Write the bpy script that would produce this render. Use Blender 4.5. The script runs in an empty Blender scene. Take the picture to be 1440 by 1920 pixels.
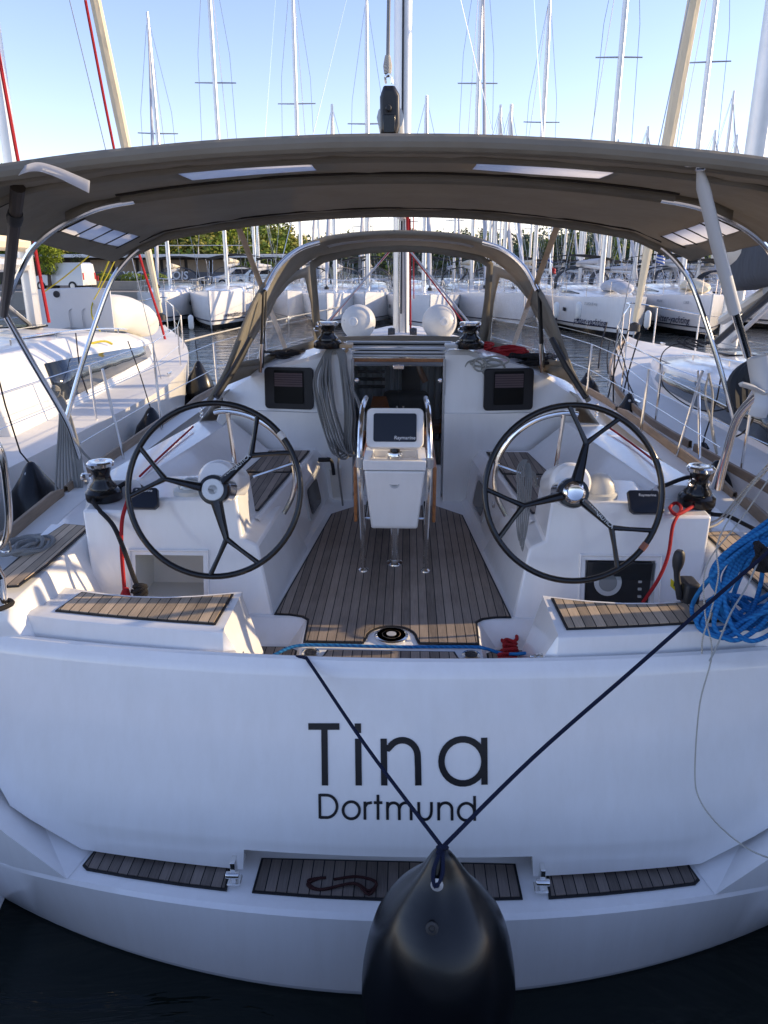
import bpy, bmesh, math, random
from mathutils import Vector, Matrix
R = math.radians
rnd = random.Random(7)
sc = bpy.context.scene
# ---------------------------------------------------------------- camera, sky, sun
F, PITCH, YAW, EYE = 1400.0, R(18.5), R(1.75), Vector((0.068, 0.0, 3.1))
cam = bpy.data.objects.new('camera', bpy.data.cameras.new('camera'))
sc.collection.objects.link(cam)
cam.location = EYE; cam.rotation_euler = (R(90) - PITCH, 0, YAW)
cam.data.sensor_fit = 'VERTICAL'; cam.data.sensor_height = 36; cam.data.sensor_width = 27
cam.data.lens = F / 1920 * 36; cam.data.clip_end = 3000; cam.data.clip_start = 0.05
sc.camera = cam
SUN_EL, SUN_AZ = R(18), R(81)          # azimuth clockwise from +Y (ahead): 90 = from the right
w = bpy.data.worlds.new('World'); sc.world = w; w.use_nodes = True
nt = w.node_tree; bg = nt.nodes['Background']
sky = nt.nodes.new('ShaderNodeTexSky'); sky.sky_type = 'NISHITA'; sky.sun_disc = False
sky.sun_elevation = SUN_EL; sky.sun_rotation = SUN_AZ; sky.air_density = 0.9; sky.dust_density = 0.1; sky.ozone_density = 3.0
wb = nt.nodes.new('ShaderNodeMix'); wb.data_type = 'RGBA'; wb.blend_type = 'MULTIPLY'; wb.inputs[0].default_value = 1; wb.inputs[7].default_value = (1.25, .955, .945, 1)   # camera white balance
nt.links.new(sky.outputs[0], wb.inputs[6]); nt.links.new(wb.outputs[2], bg.inputs[0]); bg.inputs[1].default_value = 0.12
sl = bpy.data.lights.new('sun', 'SUN'); sl.energy = 2.05; sl.angle = R(0.5); sl.color = (1.0, 0.76, 0.46)
so = bpy.data.objects.new('sun', sl); sc.collection.objects.link(so)
sd = Vector((math.sin(SUN_AZ) * math.cos(SUN_EL), math.cos(SUN_AZ) * math.cos(SUN_EL), math.sin(SUN_EL)))
so.rotation_euler = sd.to_track_quat('Z', 'Y').to_euler(); so.location = (30, 10, 30)
sc.view_settings.view_transform = 'Standard'; sc.view_settings.look = 'None'
sc.view_settings.exposure = 1.48; sc.view_settings.gamma = 1
sc.cycles.max_bounces = 12; sc.cycles.diffuse_bounces = 8; sc.cycles.transparent_max_bounces = 16; sc.cycles.use_denoising = True
# ---------------------------------------------------------------- helpers
def ray(px, py):
    u = (px - 720) / F; v = (960 - py) / F
    yc = math.cos(PITCH) + v * math.sin(PITCH); zc = -math.sin(PITCH) + v * math.cos(PITCH)
    return Vector((u * math.cos(YAW) - yc * math.sin(YAW), u * math.sin(YAW) + yc * math.cos(YAW), zc))
def A(px, py, t=None, x=None, y=None, z=None):      # a measured direction taken to a known depth or plane
    d = ray(px, py)
    if t is None:
        if x is not None: t = (x - EYE.x) / d.x
        elif y is not None: t = (y - EYE.y) / d.y
        else: t = (z - EYE.z) / d.z
    return EYE + d * t
OFF = {}
def link(o, parent=None):
    sc.collection.objects.link(o)
    if parent: o.parent = parent
    return o
def tag(o, label=None, cat=None, group=None, kind=None):
    if label: o['label'] = label
    if cat: o['category'] = cat
    if group: o['group'] = group
    if kind: o['kind'] = kind
    return o
def thing(name, label, cat, loc=(0, 0, 0), rz=0, group=None, local=False):
    o = bpy.data.objects.new(name, None); o.empty_display_size = .3
    o.location = loc; o.rotation_euler = (0, 0, rz); link(o)
    OFF[o.name] = Vector((0, 0, 0)) if local else Vector(loc)
    return tag(o, label, cat, group)
def cr(pts, n=6, closed=False):                      # Catmull-Rom
    P = [Vector(p) for p in pts]; out = []; N = len(P)
    if N < 3 and not closed: return P
    rng = range(N) if closed else range(N - 1)
    for i in rng:
        if closed: p0, p1, p2, p3 = P[(i - 1) % N], P[i], P[(i + 1) % N], P[(i + 2) % N]
        else: p0, p1, p2, p3 = P[max(i - 1, 0)], P[i], P[i + 1], P[min(i + 2, N - 1)]
        for k in range(n):
            t = k / n
            out.append(.5 * ((2 * p1) + (p2 - p0) * t + (2 * p0 - 5 * p1 + 4 * p2 - p3) * t * t + (3 * p1 - p0 - 3 * p2 + p3) * t ** 3))
    if not closed: out.append(P[-1].copy())
    return out
class MB:
    def __init__(s): s.v = []; s.f = []; s.m = []
    def add(s, vs, fs, mi=0):
        o = len(s.v); s.v += [tuple(v) for v in vs]; s.f += [tuple(i + o for i in f) for f in fs]; s.m += [mi] * len(fs); return s
    def quad(s, *p, mi=0): return s.add(p, [tuple(range(len(p)))], mi)
    def box(s, c, d, rz=0, mi=0, M=None):
        hx, hy, hz = d[0] / 2, d[1] / 2, d[2] / 2
        vs = [Vector((x, y, z)) for x in (-hx, hx) for y in (-hy, hy) for z in (-hz, hz)]
        if M is None: M = Matrix.Rotation(rz, 3, 'Z')
        vs = [M @ v + Vector(c) for v in vs]
        return s.add(vs, [(0, 1, 3, 2), (4, 6, 7, 5), (0, 4, 5, 1), (2, 3, 7, 6), (0, 2, 6, 4), (1, 5, 7, 3)], mi)
    def tube(s, pts, r, n=8, closed=False, mi=0, cap=True, flat=1.0):
        P = [Vector(p) for p in pts]; N = len(P)
        if N < 2: return s
        rr = r if isinstance(r, (list, tuple)) else [r] * N
        up = None; vs = []; fs = []
        for i in range(N):
            a = P[(i - 1) % N] if (closed or i > 0) else P[0]; b = P[(i + 1) % N] if (closed or i < N - 1) else P[-1]
            t = (b - a)
            if t.length < 1e-9: t = Vector((0, 0, 1))
            t.normalize()
            if up is None: up = t.orthogonal().normalized() if abs(t.z) > .95 else Vector((0, 0, 1)).cross(t).normalized()
            up = (up - t * up.dot(t))
            if up.length < 1e-6: up = t.orthogonal()
            up.normalize(); sd_ = t.cross(up)
            for k in range(n):
                an = 2 * math.pi * k / n
                vs.append(P[i] + (up * math.cos(an) + sd_ * math.sin(an) * flat) * rr[i])
        m = N if closed else N - 1
        for i in range(m):
            for k in range(n):
                a = i * n + k; b = i * n + (k + 1) % n; c = ((i + 1) % N) * n
                fs.append((a, b, c + (k + 1) % n, c + k))
        if cap and not closed: fs.append(tuple(range(n))[::-1]); fs.append(tuple((N - 1) * n + k for k in range(n)))
        return s.add(vs, fs, mi)
    def lathe(s, prof, c=(0, 0, 0), n=24, axis=(0, 0, 1), mi=0):   # prof: (radius, height)
        q = Vector((0, 0, 1)).rotation_difference(Vector(axis)); c = Vector(c); vs = []; fs = []
        for r, h in prof:
            for k in range(n):
                a = 2 * math.pi * k / n; vs.append(c + q @ Vector((r * math.cos(a), r * math.sin(a), h)))
        for i in range(len(prof) - 1):
            for k in range(n): fs.append((i * n + k, i * n + (k + 1) % n, (i + 1) * n + (k + 1) % n, (i + 1) * n + k))
        fs.append(tuple(range(n))[::-1]); fs.append(tuple((len(prof) - 1) * n + k for k in range(n)))
        return s.add(vs, fs, mi)
    def loft(s, rows, closed=False, mi=0):
        n = len(rows[0]); vs = [p for r in rows for p in r]; fs = []
        for i in range(len(rows) - 1):
            for k in range(n if closed else n - 1):
                a = i * n + k; b = i * n + (k + 1) % n
                fs.append((a, b, b + n, a + n))
        return s.add(vs, fs, mi)
    def prism(s, poly, z0, z1, mi=0):                # poly of (x,y) extruded in z
        n = len(poly); vs = [(p[0], p[1], z0) for p in poly] + [(p[0], p[1], z1) for p in poly]
        fs = [tuple(range(n))[::-1], tuple(range(n, 2 * n))] + [(i, (i + 1) % n, n + (i + 1) % n, n + i) for i in range(n)]
        return s.add(vs, fs, mi)
    def slab(s, pts, d, mi=0):                       # planar loop of 3D points given thickness vector d
        n = len(pts); P = [Vector(p) for p in pts]; d = Vector(d); vs = P + [p + d for p in P]
        fs = [tuple(range(n))[::-1], tuple(range(n, 2 * n))] + [(i, (i + 1) % n, n + (i + 1) % n, n + i) for i in range(n)]
        return s.add(vs, fs, mi)
    def mesh(s, f): s.v = [tuple(f(Vector(v))) for v in s.v]; return s
    def build(s, name, mats, parent=None, bevel=0, segs=2, solid=0, smooth=True, angle=35, sub=0, off=None):
        me = bpy.data.meshes.new(name)
        o = off if off is not None else (OFF.get(parent.name, Vector()) if parent else Vector())
        me.from_pydata([tuple(Vector(v) - o) for v in s.v], [], s.f)
        bm = bmesh.new(); bm.from_mesh(me); bmesh.ops.remove_doubles(bm, verts=bm.verts, dist=1e-5)
        bmesh.ops.recalc_face_normals(bm, faces=bm.faces)
        if not isinstance(mats, (list, tuple)): mats = [mats]
        keep = len(bm.faces) == len(s.f)
        bm.to_mesh(me); bm.free()
        for m in mats: me.materials.append(m)
        if len(mats) > 1 and keep:
            for p, mi in zip(me.polygons, s.m): p.material_index = mi
        if smooth:
            me.shade_smooth(); me.set_sharp_from_angle(angle=R(angle))
        ob = bpy.data.objects.new(name, me); link(ob, parent)
        OFF[ob.name] = Vector(o)
        if solid: md = ob.modifiers.new('solid', 'SOLIDIFY'); md.thickness = solid; md.offset = 0
        if bevel:
            md = ob.modifiers.new('bevel', 'BEVEL'); md.width = bevel; md.segments = segs; md.limit_method = 'ANGLE'; md.angle_limit = R(30); md.harden_normals = False
        if sub: md = ob.modifiers.new('sub', 'SUBSURF'); md.levels = md.render_levels = sub
        return ob
def rope(name, pts, r, mat, parent=None, n=6, k=6, closed=False, sm=True):
    return MB().tube(cr(pts, k, closed) if sm else pts, r, n, closed).build(name, mat, parent)
def mir(p): return (-p[0],) + tuple(p[1:])
def copy_tree(o, parent=None, loc=None, rz=None):
    c = o.copy(); sc.collection.objects.link(c)
    if parent: c.parent = parent
    if loc is not None: c.location = loc
    if rz is not None: c.rotation_euler = (0, 0, rz)
    for ch in list(o.children): copy_tree(ch, c)
    return c
def text_mb(txt, size, O, X, Y, thick=0.001, bold=0.0, align='CENTER', sp=1.0, shear=0):
    cu = bpy.data.curves.new('t', 'FONT'); cu.body = txt; cu.size = size; cu.align_x = align; cu.align_y = 'CENTER'
    cu.offset = bold; cu.space_character = sp; cu.resolution_u = 3; cu.shear = shear
    ob = bpy.data.objects.new('t', cu); sc.collection.objects.link(ob)
    dg = bpy.context.evaluated_depsgraph_get(); me = bpy.data.meshes.new_from_object(ob.evaluated_get(dg))
    O = Vector(O); X = Vector(X).normalized(); Y = Vector(Y).normalized(); N = X.cross(Y)
    m = MB(); m.add([O + X * v.co.x + Y * v.co.y + N * thick for v in me.vertices], [tuple(p.vertices) for p in me.polygons])
    bpy.data.objects.remove(ob); bpy.data.curves.remove(cu); bpy.data.meshes.remove(me)
    return m
# ---------------------------------------------------------------- materials
def mat(name, col, rough=.5, metal=0, spec=.5, coat=0, trans=0, alpha=1, emit=None):
    m = bpy.data.materials.new(name); m.use_nodes = True; b = m.node_tree.nodes['Principled BSDF']
    b.inputs['Base Color'].default_value = (*col, 1); b.inputs['Roughness'].default_value = rough
    b.inputs['Metallic'].default_value = metal; b.inputs['Specular IOR Level'].default_value = spec
    b.inputs['Coat Weight'].default_value = coat; b.inputs['Coat Roughness'].default_value = .08
    b.inputs['Transmission Weight'].default_value = trans; b.inputs['Alpha'].default_value = alpha
    return m
def nodes(m): return m.node_tree.nodes, m.node_tree.links, m.node_tree.nodes['Principled BSDF']
def vary(m, scale=3, amt=.08, bump=0, bscale=40, stretch=(1, 1, 1), bdist=.002, rvar=0):
    N, L, b = nodes(m); tc = N.new('ShaderNodeTexCoord'); mp = N.new('ShaderNodeMapping'); mp.inputs['Scale'].default_value = stretch
    L.new(tc.outputs['Object'], mp.inputs[0]); c = b.inputs['Base Color'].default_value[:]
    no = N.new('ShaderNodeTexNoise'); no.inputs['Scale'].default_value = scale; no.inputs['Detail'].default_value = 6; no.inputs['Roughness'].default_value = .6
    L.new(mp.outputs[0], no.inputs[0])
    rp = N.new('ShaderNodeValToRGB'); rp.color_ramp.elements[0].position = .3; rp.color_ramp.elements[1].position = .7
    rp.color_ramp.elements[0].color = tuple(x * (1 - amt) for x in c[:3]) + (1,); rp.color_ramp.elements[1].color = tuple(min(1, x * (1 + amt)) for x in c[:3]) + (1,)
    L.new(no.outputs[0], rp.inputs[0]); L.new(rp.outputs[0], b.inputs['Base Color'])
    if rvar:
        mr = N.new('ShaderNodeMapRange'); r0 = b.inputs['Roughness'].default_value
        mr.inputs[3].default_value = max(.02, r0 - rvar); mr.inputs[4].default_value = r0 + rvar
        L.new(no.outputs[0], mr.inputs[0]); L.new(mr.outputs[0], b.inputs['Roughness'])
    if bump:
        n2 = N.new('ShaderNodeTexNoise'); n2.inputs['Scale'].default_value = bscale; n2.inputs['Detail'].default_value = 3
        L.new(mp.outputs[0], n2.inputs[0]); bp = N.new('ShaderNodeBump'); bp.inputs['Strength'].default_value = bump; bp.inputs['Distance'].default_value = bdist
        L.new(n2.outputs[0], bp.inputs['Height']); L.new(bp.outputs[0], b.inputs['Normal'])
    return m
def streaks(m):                                      # faint run-off streaks and scuffs
    N, L, b = nodes(m); src = b.inputs['Base Color'].links[0].from_socket
    tc = N.new('ShaderNodeTexCoord'); mp = N.new('ShaderNodeMapping'); mp.inputs['Scale'].default_value = (9, 9, .7); L.new(tc.outputs['Object'], mp.inputs[0])
    no = N.new('ShaderNodeTexNoise'); no.inputs['Scale'].default_value = 1.5; no.inputs['Detail'].default_value = 8; no.inputs['Roughness'].default_value = .7; L.new(mp.outputs[0], no.inputs[0])
    rp = N.new('ShaderNodeValToRGB'); rp.color_ramp.elements[0].position = .35; rp.color_ramp.elements[1].position = .62
    rp.color_ramp.elements[0].color = (.965, .96, .95, 1); rp.color_ramp.elements[1].color = (1, 1, 1, 1); L.new(no.outputs[0], rp.inputs[0])
    mx = N.new('ShaderNodeMix'); mx.data_type = 'RGBA'; mx.blend_type = 'MULTIPLY'; mx.inputs[0].default_value = 1; L.new(src, mx.inputs[6]); L.new(rp.outputs[0], mx.inputs[7]); L.new(mx.outputs[2], b.inputs['Base Color']); return m
gel = streaks(vary(mat('gelcoat', (.88, .87, .86), .2, coat=.5), 1.2, .03, rvar=.08))
gel2 = vary(mat('gelcoat_warm', (.80, .78, .73), .3, coat=.3), 1.5, .04, rvar=.08)
nonslip = vary(mat('nonslip_deck', (.74, .73, .70), .6), 2, .05, bump=.35, bscale=350, bdist=.002)
hullgrey = vary(mat('pale_grey', (.55, .56, .57), .4), 2, .05)
steel = mat('stainless', (.78, .77, .75), .14, metal=1)
alu = vary(mat('alloy_spar', (.72, .71, .68), .38, metal=.55), 2, .08)
alud = mat('dull_alloy', (.42, .43, .45), .45, metal=.6)
black = mat('black_gloss', (.008, .008, .009), .2, spec=.4, coat=.15)
blackm = vary(mat('black_matt', (.02, .02, .022), .55), 8, .3)
rubber = vary(mat('black_vinyl', (.005, .006, .008), .27, spec=.36, coat=.05), 5, .2, bump=.10, bscale=9, bdist=.01)
ink = mat('black_lettering', (.006, .006, .010), .4)
silver = mat('silver_disc', (.62, .62, .6), .35, metal=.4)
navy = mat('navy', (.012, .014, .05), .5)
redm = mat('red_paint', (.5, .03, .03), .5)
yel = mat('yellow_label', (.75, .6, .03), .5)
cream = vary(mat('cream_plastic', (.68, .66, .6), .4), 3, .05)
canvas = vary(mat('taupe_canvas', (.27, .25, .21), .85, spec=.2), 3, .14, bump=.6, bscale=5, bdist=.045)
def thin(m, f=.3, col=(.48, .42, .34)):       # cloth that lets some daylight through
    N, L, b = nodes(m); out = N['Material Output']; tl = N.new('ShaderNodeBsdfTranslucent'); tl.inputs[0].default_value = (*col, 1)
    mx = N.new('ShaderNodeMixShader'); mx.inputs[0].default_value = f; L.new(b.outputs[0], mx.inputs[1]); L.new(tl.outputs[0], mx.inputs[2]); L.new(mx.outputs[0], out.inputs[0]); return m
thin(canvas)
canvasd = vary(mat('dark_hem', (.035, .03, .026), .8, spec=.2), 5, .1)
bluecan = vary(mat('slate_canvas', (.035, .045, .065), .8), 4, .15, bump=.4, bscale=5, bdist=.03)
charcan = vary(mat('charcoal_canvas', (.035, .038, .042), .85), 4, .15, bump=.4, bscale=5, bdist=.03)
sailc = vary(mat('cream_sailcloth', (.72, .64, .47), .8), 6, .08, bump=.6, bscale=7, bdist=.03, stretch=(1, 1, .3))
greysail = vary(mat('pale_grey_cover', (.5, .51, .54), .8), 5, .08)
wood = vary(mat('varnished_wood', (.36, .14, .045), .3, coat=.5), 8, .25, stretch=(6, 1, 6))
woodrail = vary(mat('weathered_rail', (.26, .19, .13), .6), 8, .22, stretch=(5, .6, 5), bump=.3, bscale=30)
tint = mat('smoked_window', (.008, .008, .010), .12, spec=.25)
pane_dark = mat('dark_pane', (.006, .006, .007), .25, spec=.08)
winrefl = mat('deck_window', (.03, .038, .045), .06, spec=.7, coat=.3)
screen = mat('screen_cover', (.008, .010, .018), .28)
whitep = mat('white_print', (.8, .8, .8), .5)
tan = vary(mat('warm_tan', (.55, .4, .25), .5), 6, .2)  # plain warm tan; only on the bimini straps it stands for golden light
def ropemat(name, col, f=60, col2=None):
    m = mat(name, col, .8, spec=.2); N, L, b = nodes(m)
    tc = N.new('ShaderNodeTexCoord'); wv = N.new('ShaderNodeTexWave'); wv.wave_type = 'BANDS'; wv.bands_direction = 'DIAGONAL'
    wv.inputs['Scale'].default_value = f; wv.inputs['Distortion'].default_value = 2.5; wv.inputs['Detail'].default_value = 2
    L.new(tc.outputs['Object'], wv.inputs[0]); bp = N.new('ShaderNodeBump'); bp.inputs['Strength'].default_value = .6; bp.inputs['Distance'].default_value = .003
    L.new(wv.outputs[1], bp.inputs['Height']); L.new(bp.outputs[0], b.inputs['Normal'])
    mx = N.new('ShaderNodeMix'); mx.data_type = 'RGBA'; L.new(wv.outputs[1], mx.inputs[0])
    c2 = col2 or tuple(c * .55 for c in col)
    mx.inputs[6].default_value = (*c2, 1); mx.inputs[7].default_value = (*col, 1); L.new(mx.outputs[2], b.inputs['Base Color'])
    return m
r_grey = ropemat('grey_rope', (.34, .34, .33)); r_pale = ropemat('pale_rope', (.6, .57, .5)); r_black = ropemat('black_rope', (.03, .028, .03))
r_red = ropemat('red_rope', (.5, .03, .035), col2=(.3, .02, .025)); r_blue = ropemat('blue_hose', (.03, .22, .50), 20, (.02, .14, .36))
r_navy = ropemat('navy_rope', (.012, .018, .05)); r_yel = ropemat('yellow_rope', (.65, .55, .06)); r_dkred = ropemat('maroon_rope', (.05, .018, .018))
r_mix = ropemat('flecked_rope', (.62, .62, .58), 90, (.2, .22, .22)); r_or = ropemat('orange_rope', (.55, .16, .04))
def teak(name, ang=0, w=.048, col=(.23, .185, .15), ax='X'):
    m = mat(name, col, .62, spec=.3); N, L, b = nodes(m)
    tc = N.new('ShaderNodeTexCoord'); mp = N.new('ShaderNodeMapping'); mp.inputs['Rotation'].default_value = (0, 0, ang)
    L.new(tc.outputs['Object'], mp.inputs[0]); sx = N.new('ShaderNodeSeparateXYZ'); L.new(mp.outputs[0], sx.inputs[0])
    def mth(op, a, b_=None):
        n = N.new('ShaderNodeMath'); n.operation = op
        for i, q in enumerate((a, b_)):
            if q is None: continue
            if isinstance(q, (int, float)): n.inputs[i].default_value = q
            else: L.new(q, n.inputs[i])
        return n.outputs[0]
    s = mth('DIVIDE', sx.outputs[0], w); fl = mth('FLOOR', s); fr = mth('SUBTRACT', s, fl)
    seam = mth('LESS_THAN', fr, .095)
    wn = N.new('ShaderNodeTexWhiteNoise'); wn.noise_dimensions = '1D'; L.new(fl, wn.inputs['W'])
    m2 = N.new('ShaderNodeMapping'); m2.inputs['Scale'].default_value = (1, .035, 1); L.new(mp.outputs[0], m2.inputs[0])
    g = N.new('ShaderNodeTexNoise'); g.inputs['Scale'].default_value = 260; g.inputs['Detail'].default_value = 5; L.new(m2.outputs[0], g.inputs[0])
    g2 = N.new('ShaderNodeTexNoise'); g2.inputs['Scale'].default_value = 4; g2.inputs['Detail'].default_value = 4; L.new(mp.outputs[0], g2.inputs[0])
    f1 = mth('MULTIPLY', wn.outputs[0], .6); f2 = mth('MULTIPLY', g.outputs[0], .9); f3 = mth('MULTIPLY', g2.outputs[0], .7)
    sm = mth('ADD', mth('ADD', f1, f2), mth('ADD', f3, -0.1))
    vm = N.new('ShaderNodeVectorMath'); vm.operation = 'SCALE'; vm.inputs[0].default_value = col; L.new(sm, vm.inputs['Scale'])
    mx = N.new('ShaderNodeMix'); mx.data_type = 'RGBA'; L.new(seam, mx.inputs[0]); L.new(vm.outputs[0], mx.inputs[6]); mx.inputs[7].default_value = (.006, .006, .008, 1)
    L.new(mx.outputs[2], b.inputs['Base Color'])
    bp = N.new('ShaderNodeBump'); bp.inputs['Strength'].default_value = .4; bp.inputs['Distance'].default_value = .002
    L.new(mth('SUBTRACT', g.outputs[0], mth('MULTIPLY', seam, 1.0)), bp.inputs['Height']); L.new(bp.outputs[0], b.inputs['Normal'])
    return m
tk = teak('teak_planking', col=(.27, .22, .18)); tkp = teak('teak_seat_planking', R(0), .05, (.45, .35, .25))
caulk = mat('caulk_border', (.008, .008, .01), .6)
# clear vinyl
def vinyl(name, col=(.9, .92, .95), diff=.12, sc_=9):
    m = bpy.data.materials.new(name); m.use_nodes = True; N, L = m.node_tree.nodes, m.node_tree.links; N.clear()
    out = N.new('ShaderNodeOutputMaterial'); tr = N.new('ShaderNodeBsdfTransparent'); tr.inputs[0].default_value = (*col, 1)
    gl = N.new('ShaderNodeBsdfGlossy'); gl.inputs['Roughness'].default_value = .12
    df = N.new('ShaderNodeBsdfDiffuse'); df.inputs[0].default_value = (.75, .76, .78, 1)
    tl = N.new('ShaderNodeBsdfTranslucent'); tl.inputs[0].default_value = (.75, .76, .78, 1)
    tc = N.new('ShaderNodeTexCoord'); no = N.new('ShaderNodeTexNoise'); no.inputs['Scale'].default_value = sc_; no.inputs['Detail'].default_value = 9; no.inputs['Roughness'].default_value = .75; no.inputs['Distortion'].default_value = 1.2
    L.new(tc.outputs['Object'], no.inputs[0])
    rp = N.new('ShaderNodeMapRange'); rp.inputs[1].default_value = .45; rp.inputs[2].default_value = .75; rp.inputs[3].default_value = diff * .5; rp.inputs[4].default_value = diff * 3
    L.new(no.outputs[0], rp.inputs[0])
    bp = N.new('ShaderNodeBump'); bp.inputs['Strength'].default_value = .5; bp.inputs['Distance'].default_value = .02; L.new(no.outputs[0], bp.inputs['Height']); L.new(bp.outputs[0], gl.inputs['Normal'])
    dm = N.new('ShaderNodeMixShader'); dm.inputs[0].default_value = .5; L.new(df.outputs[0], dm.inputs[1]); L.new(tl.outputs[0], dm.inputs[2])
    m1 = N.new('ShaderNodeMixShader'); L.new(rp.outputs[0], m1.inputs[0]); L.new(tr.outputs[0], m1.inputs[1]); L.new(dm.outputs[0], m1.inputs[2])
    lw = N.new('ShaderNodeLayerWeight'); lw.inputs[0].default_value = .25
    fm = N.new('ShaderNodeMath'); fm.operation = 'MULTIPLY'; fm.inputs[1].default_value = .22; L.new(lw.outputs['Fresnel'], fm.inputs[0])
    m2 = N.new('ShaderNodeMixShader'); L.new(fm.outputs[0], m2.inputs[0]); L.new(m1.outputs[0], m2.inputs[1]); L.new(gl.outputs[0], m2.inputs[2]); L.new(m2.outputs[0], out.inputs[0])
    return m
clearv = vinyl('clear_vinyl', diff=.034); acryl = vinyl('acrylic_door', (.82, .84, .85), .02, 4)
def translucent(name, col, f=.6):
    m = bpy.data.materials.new(name); m.use_nodes = True; N, L = m.node_tree.nodes, m.node_tree.links; N.clear()
    out = N.new('ShaderNodeOutputMaterial'); df = N.new('ShaderNodeBsdfDiffuse'); tl = N.new('ShaderNodeBsdfTranslucent'); df.inputs[0].default_value = tl.inputs[0].default_value = (*col, 1)
    mx = N.new('ShaderNodeMixShader'); mx.inputs[0].default_value = f; L.new(df.outputs[0], mx.inputs[1]); L.new(tl.outputs[0], mx.inputs[2]); L.new(mx.outputs[0], out.inputs[0]); return m
milky = translucent('milky_vinyl', (.82, .82, .84), .75)
# ---------------------------------------------------------------- water, hills, quay
def water():
    m = mat('sea', (.003, .007, .006), .04, spec=.5); N, L, b = nodes(m); b.inputs['IOR'].default_value = 1.33
    tc = N.new('ShaderNodeTexCoord'); mp = N.new('ShaderNodeMapping'); mp.inputs['Scale'].default_value = (.55, 1.5, 1); L.new(tc.outputs['Object'], mp.inputs[0])
    n1 = N.new('ShaderNodeTexNoise'); n1.inputs['Scale'].default_value = 1.3; n1.inputs['Detail'].default_value = 5; n1.inputs['Distortion'].default_value = .6
    L.new(mp.outputs[0], n1.inputs[0])
    bp = N.new('ShaderNodeBump'); bp.inputs['Strength'].default_value = .55; bp.inputs['Distance'].default_value = .12
    L.new(n1.outputs[0], bp.inputs['Height']); L.new(bp.outputs[0], b.inputs['Normal'])
    o = MB().quad((-900, -300, 0), (900, -300, 0), (900, 1500, 0), (-900, 1500, 0)).build('water', m); tag(o, kind='structure')
water()
def leafmat(name, c1, c2, sc_=1.5):
    m = bpy.data.materials.new(name); m.use_nodes = True; N, L, b = nodes(m); b.inputs['Roughness'].default_value = .7; b.inputs['Specular IOR Level'].default_value = .2
    tc = N.new('ShaderNodeTexCoord'); no = N.new('ShaderNodeTexNoise'); no.inputs['Scale'].default_value = sc_; no.inputs['Detail'].default_value = 4; L.new(tc.outputs['Object'], no.inputs[0])
    g = N.new('ShaderNodeNewGeometry'); ad = N.new('ShaderNodeMath'); ad.operation = 'MULTIPLY_ADD'; ad.inputs[1].default_value = .35; L.new(g.outputs['Random Per Island'], ad.inputs[0]); L.new(no.outputs[0], ad.inputs[2])
    rp = N.new('ShaderNodeValToRGB'); rp.color_ramp.elements[0].position = .5; rp.color_ramp.elements[1].position = .85
    rp.color_ramp.elements[0].color = (*c1, 1); rp.color_ramp.elements[1].color = (*c2, 1); L.new(ad.outputs[0], rp.inputs[0]); L.new(rp.outputs[0], b.inputs['Base Color'])
    return m
lf_pine = leafmat('pine_foliage', (.07, .10, .022), (.21, .26, .045), .25); lf_olive = leafmat('olive_foliage', (.13, .14, .03), (.32, .29, .06), .3)
lf_bright = leafmat('bright_foliage', (.11, .17, .02), (.26, .31, .03), 1.2); lf_dark = leafmat('dark_foliage', (.012, .022, .01), (.035, .05, .015), .5)
lf_far = leafmat('hazed_foliage', (.055, .085, .055), (.12, .15, .08), .08)  # paler, bluish tone puts the distance haze into the leaf colour
bark = mat('bark', (.09, .065, .045), .9); earth = vary(mat('hill_soil', (.055, .07, .03), .95), .2, .3)
def leaves(mb, c, r, n, s, rd=rnd, flat=1):   # a crown of many small leaf clumps with an uneven outline
    c = Vector(c)
    for _ in range(n):
        d = Vector((rd.gauss(0, 1), rd.gauss(0, 1), rd.gauss(0, 1))).normalized(); k = rd.uniform(.55, 1.0) ** .6 * (1 + .18 * math.sin(5 * d.x + 3 * d.z) * math.cos(4 * d.y))
        p = c + Vector((d.x * r[0], d.y * r[1], d.z * r[2] * flat)) * k
        a = Vector((rd.gauss(0, 1), rd.gauss(0, 1), rd.gauss(0, .7))).normalized(); b = a.cross(d if abs(a.dot(d)) < .95 else Vector((0, 0, 1))).normalized()
        a = a * s * rd.uniform(.5, 1.2); b = b * s * rd.uniform(.4, 1)
        mb.add([p - a, p - b * .6, p + a, p + b], [(0, 1, 2, 3)])
    return mb
def hill(name, pts, y0, y1, label):
    rows = []
    for k in range(9):
        f = k / 8; y = y0 + (y1 - y0) * f
        rows.append([(x, y + 2 * math.sin(x * .1), -.5 + (h + .5) * math.sin(min(1, f * 1.25) * math.pi / 2) + .4 * math.sin(x * .7 + k)) for x, h in pts])
    return tag(MB().loft(rows).build(name, earth), label, kind='structure')
Lh = [(-160, 12), (-120, 12), (-90, 12), (-70, 12), (-55, 11.5), (-40, 10.5), (-33, 9.2), (-28, 7.2), (-24, 5.8), (-20, 4.2), (-16, 2.6), (-11, 1.0), (-5, .2), (0, -.5)]
hill('hill', Lh, 84, 150, 'steep wooded hill rising behind the quay on the left')
Rh = [(-40, 2.5), (-10, 3), (10, 3.5), (30, 3.2), (50, 4), (70, 5), (100, 6), (130, 7.5), (160, 8), (200, 8), (260, 7)]
hill('hill', Rh, 230, 330, 'low far ridge beyond the masts on the right')
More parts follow.
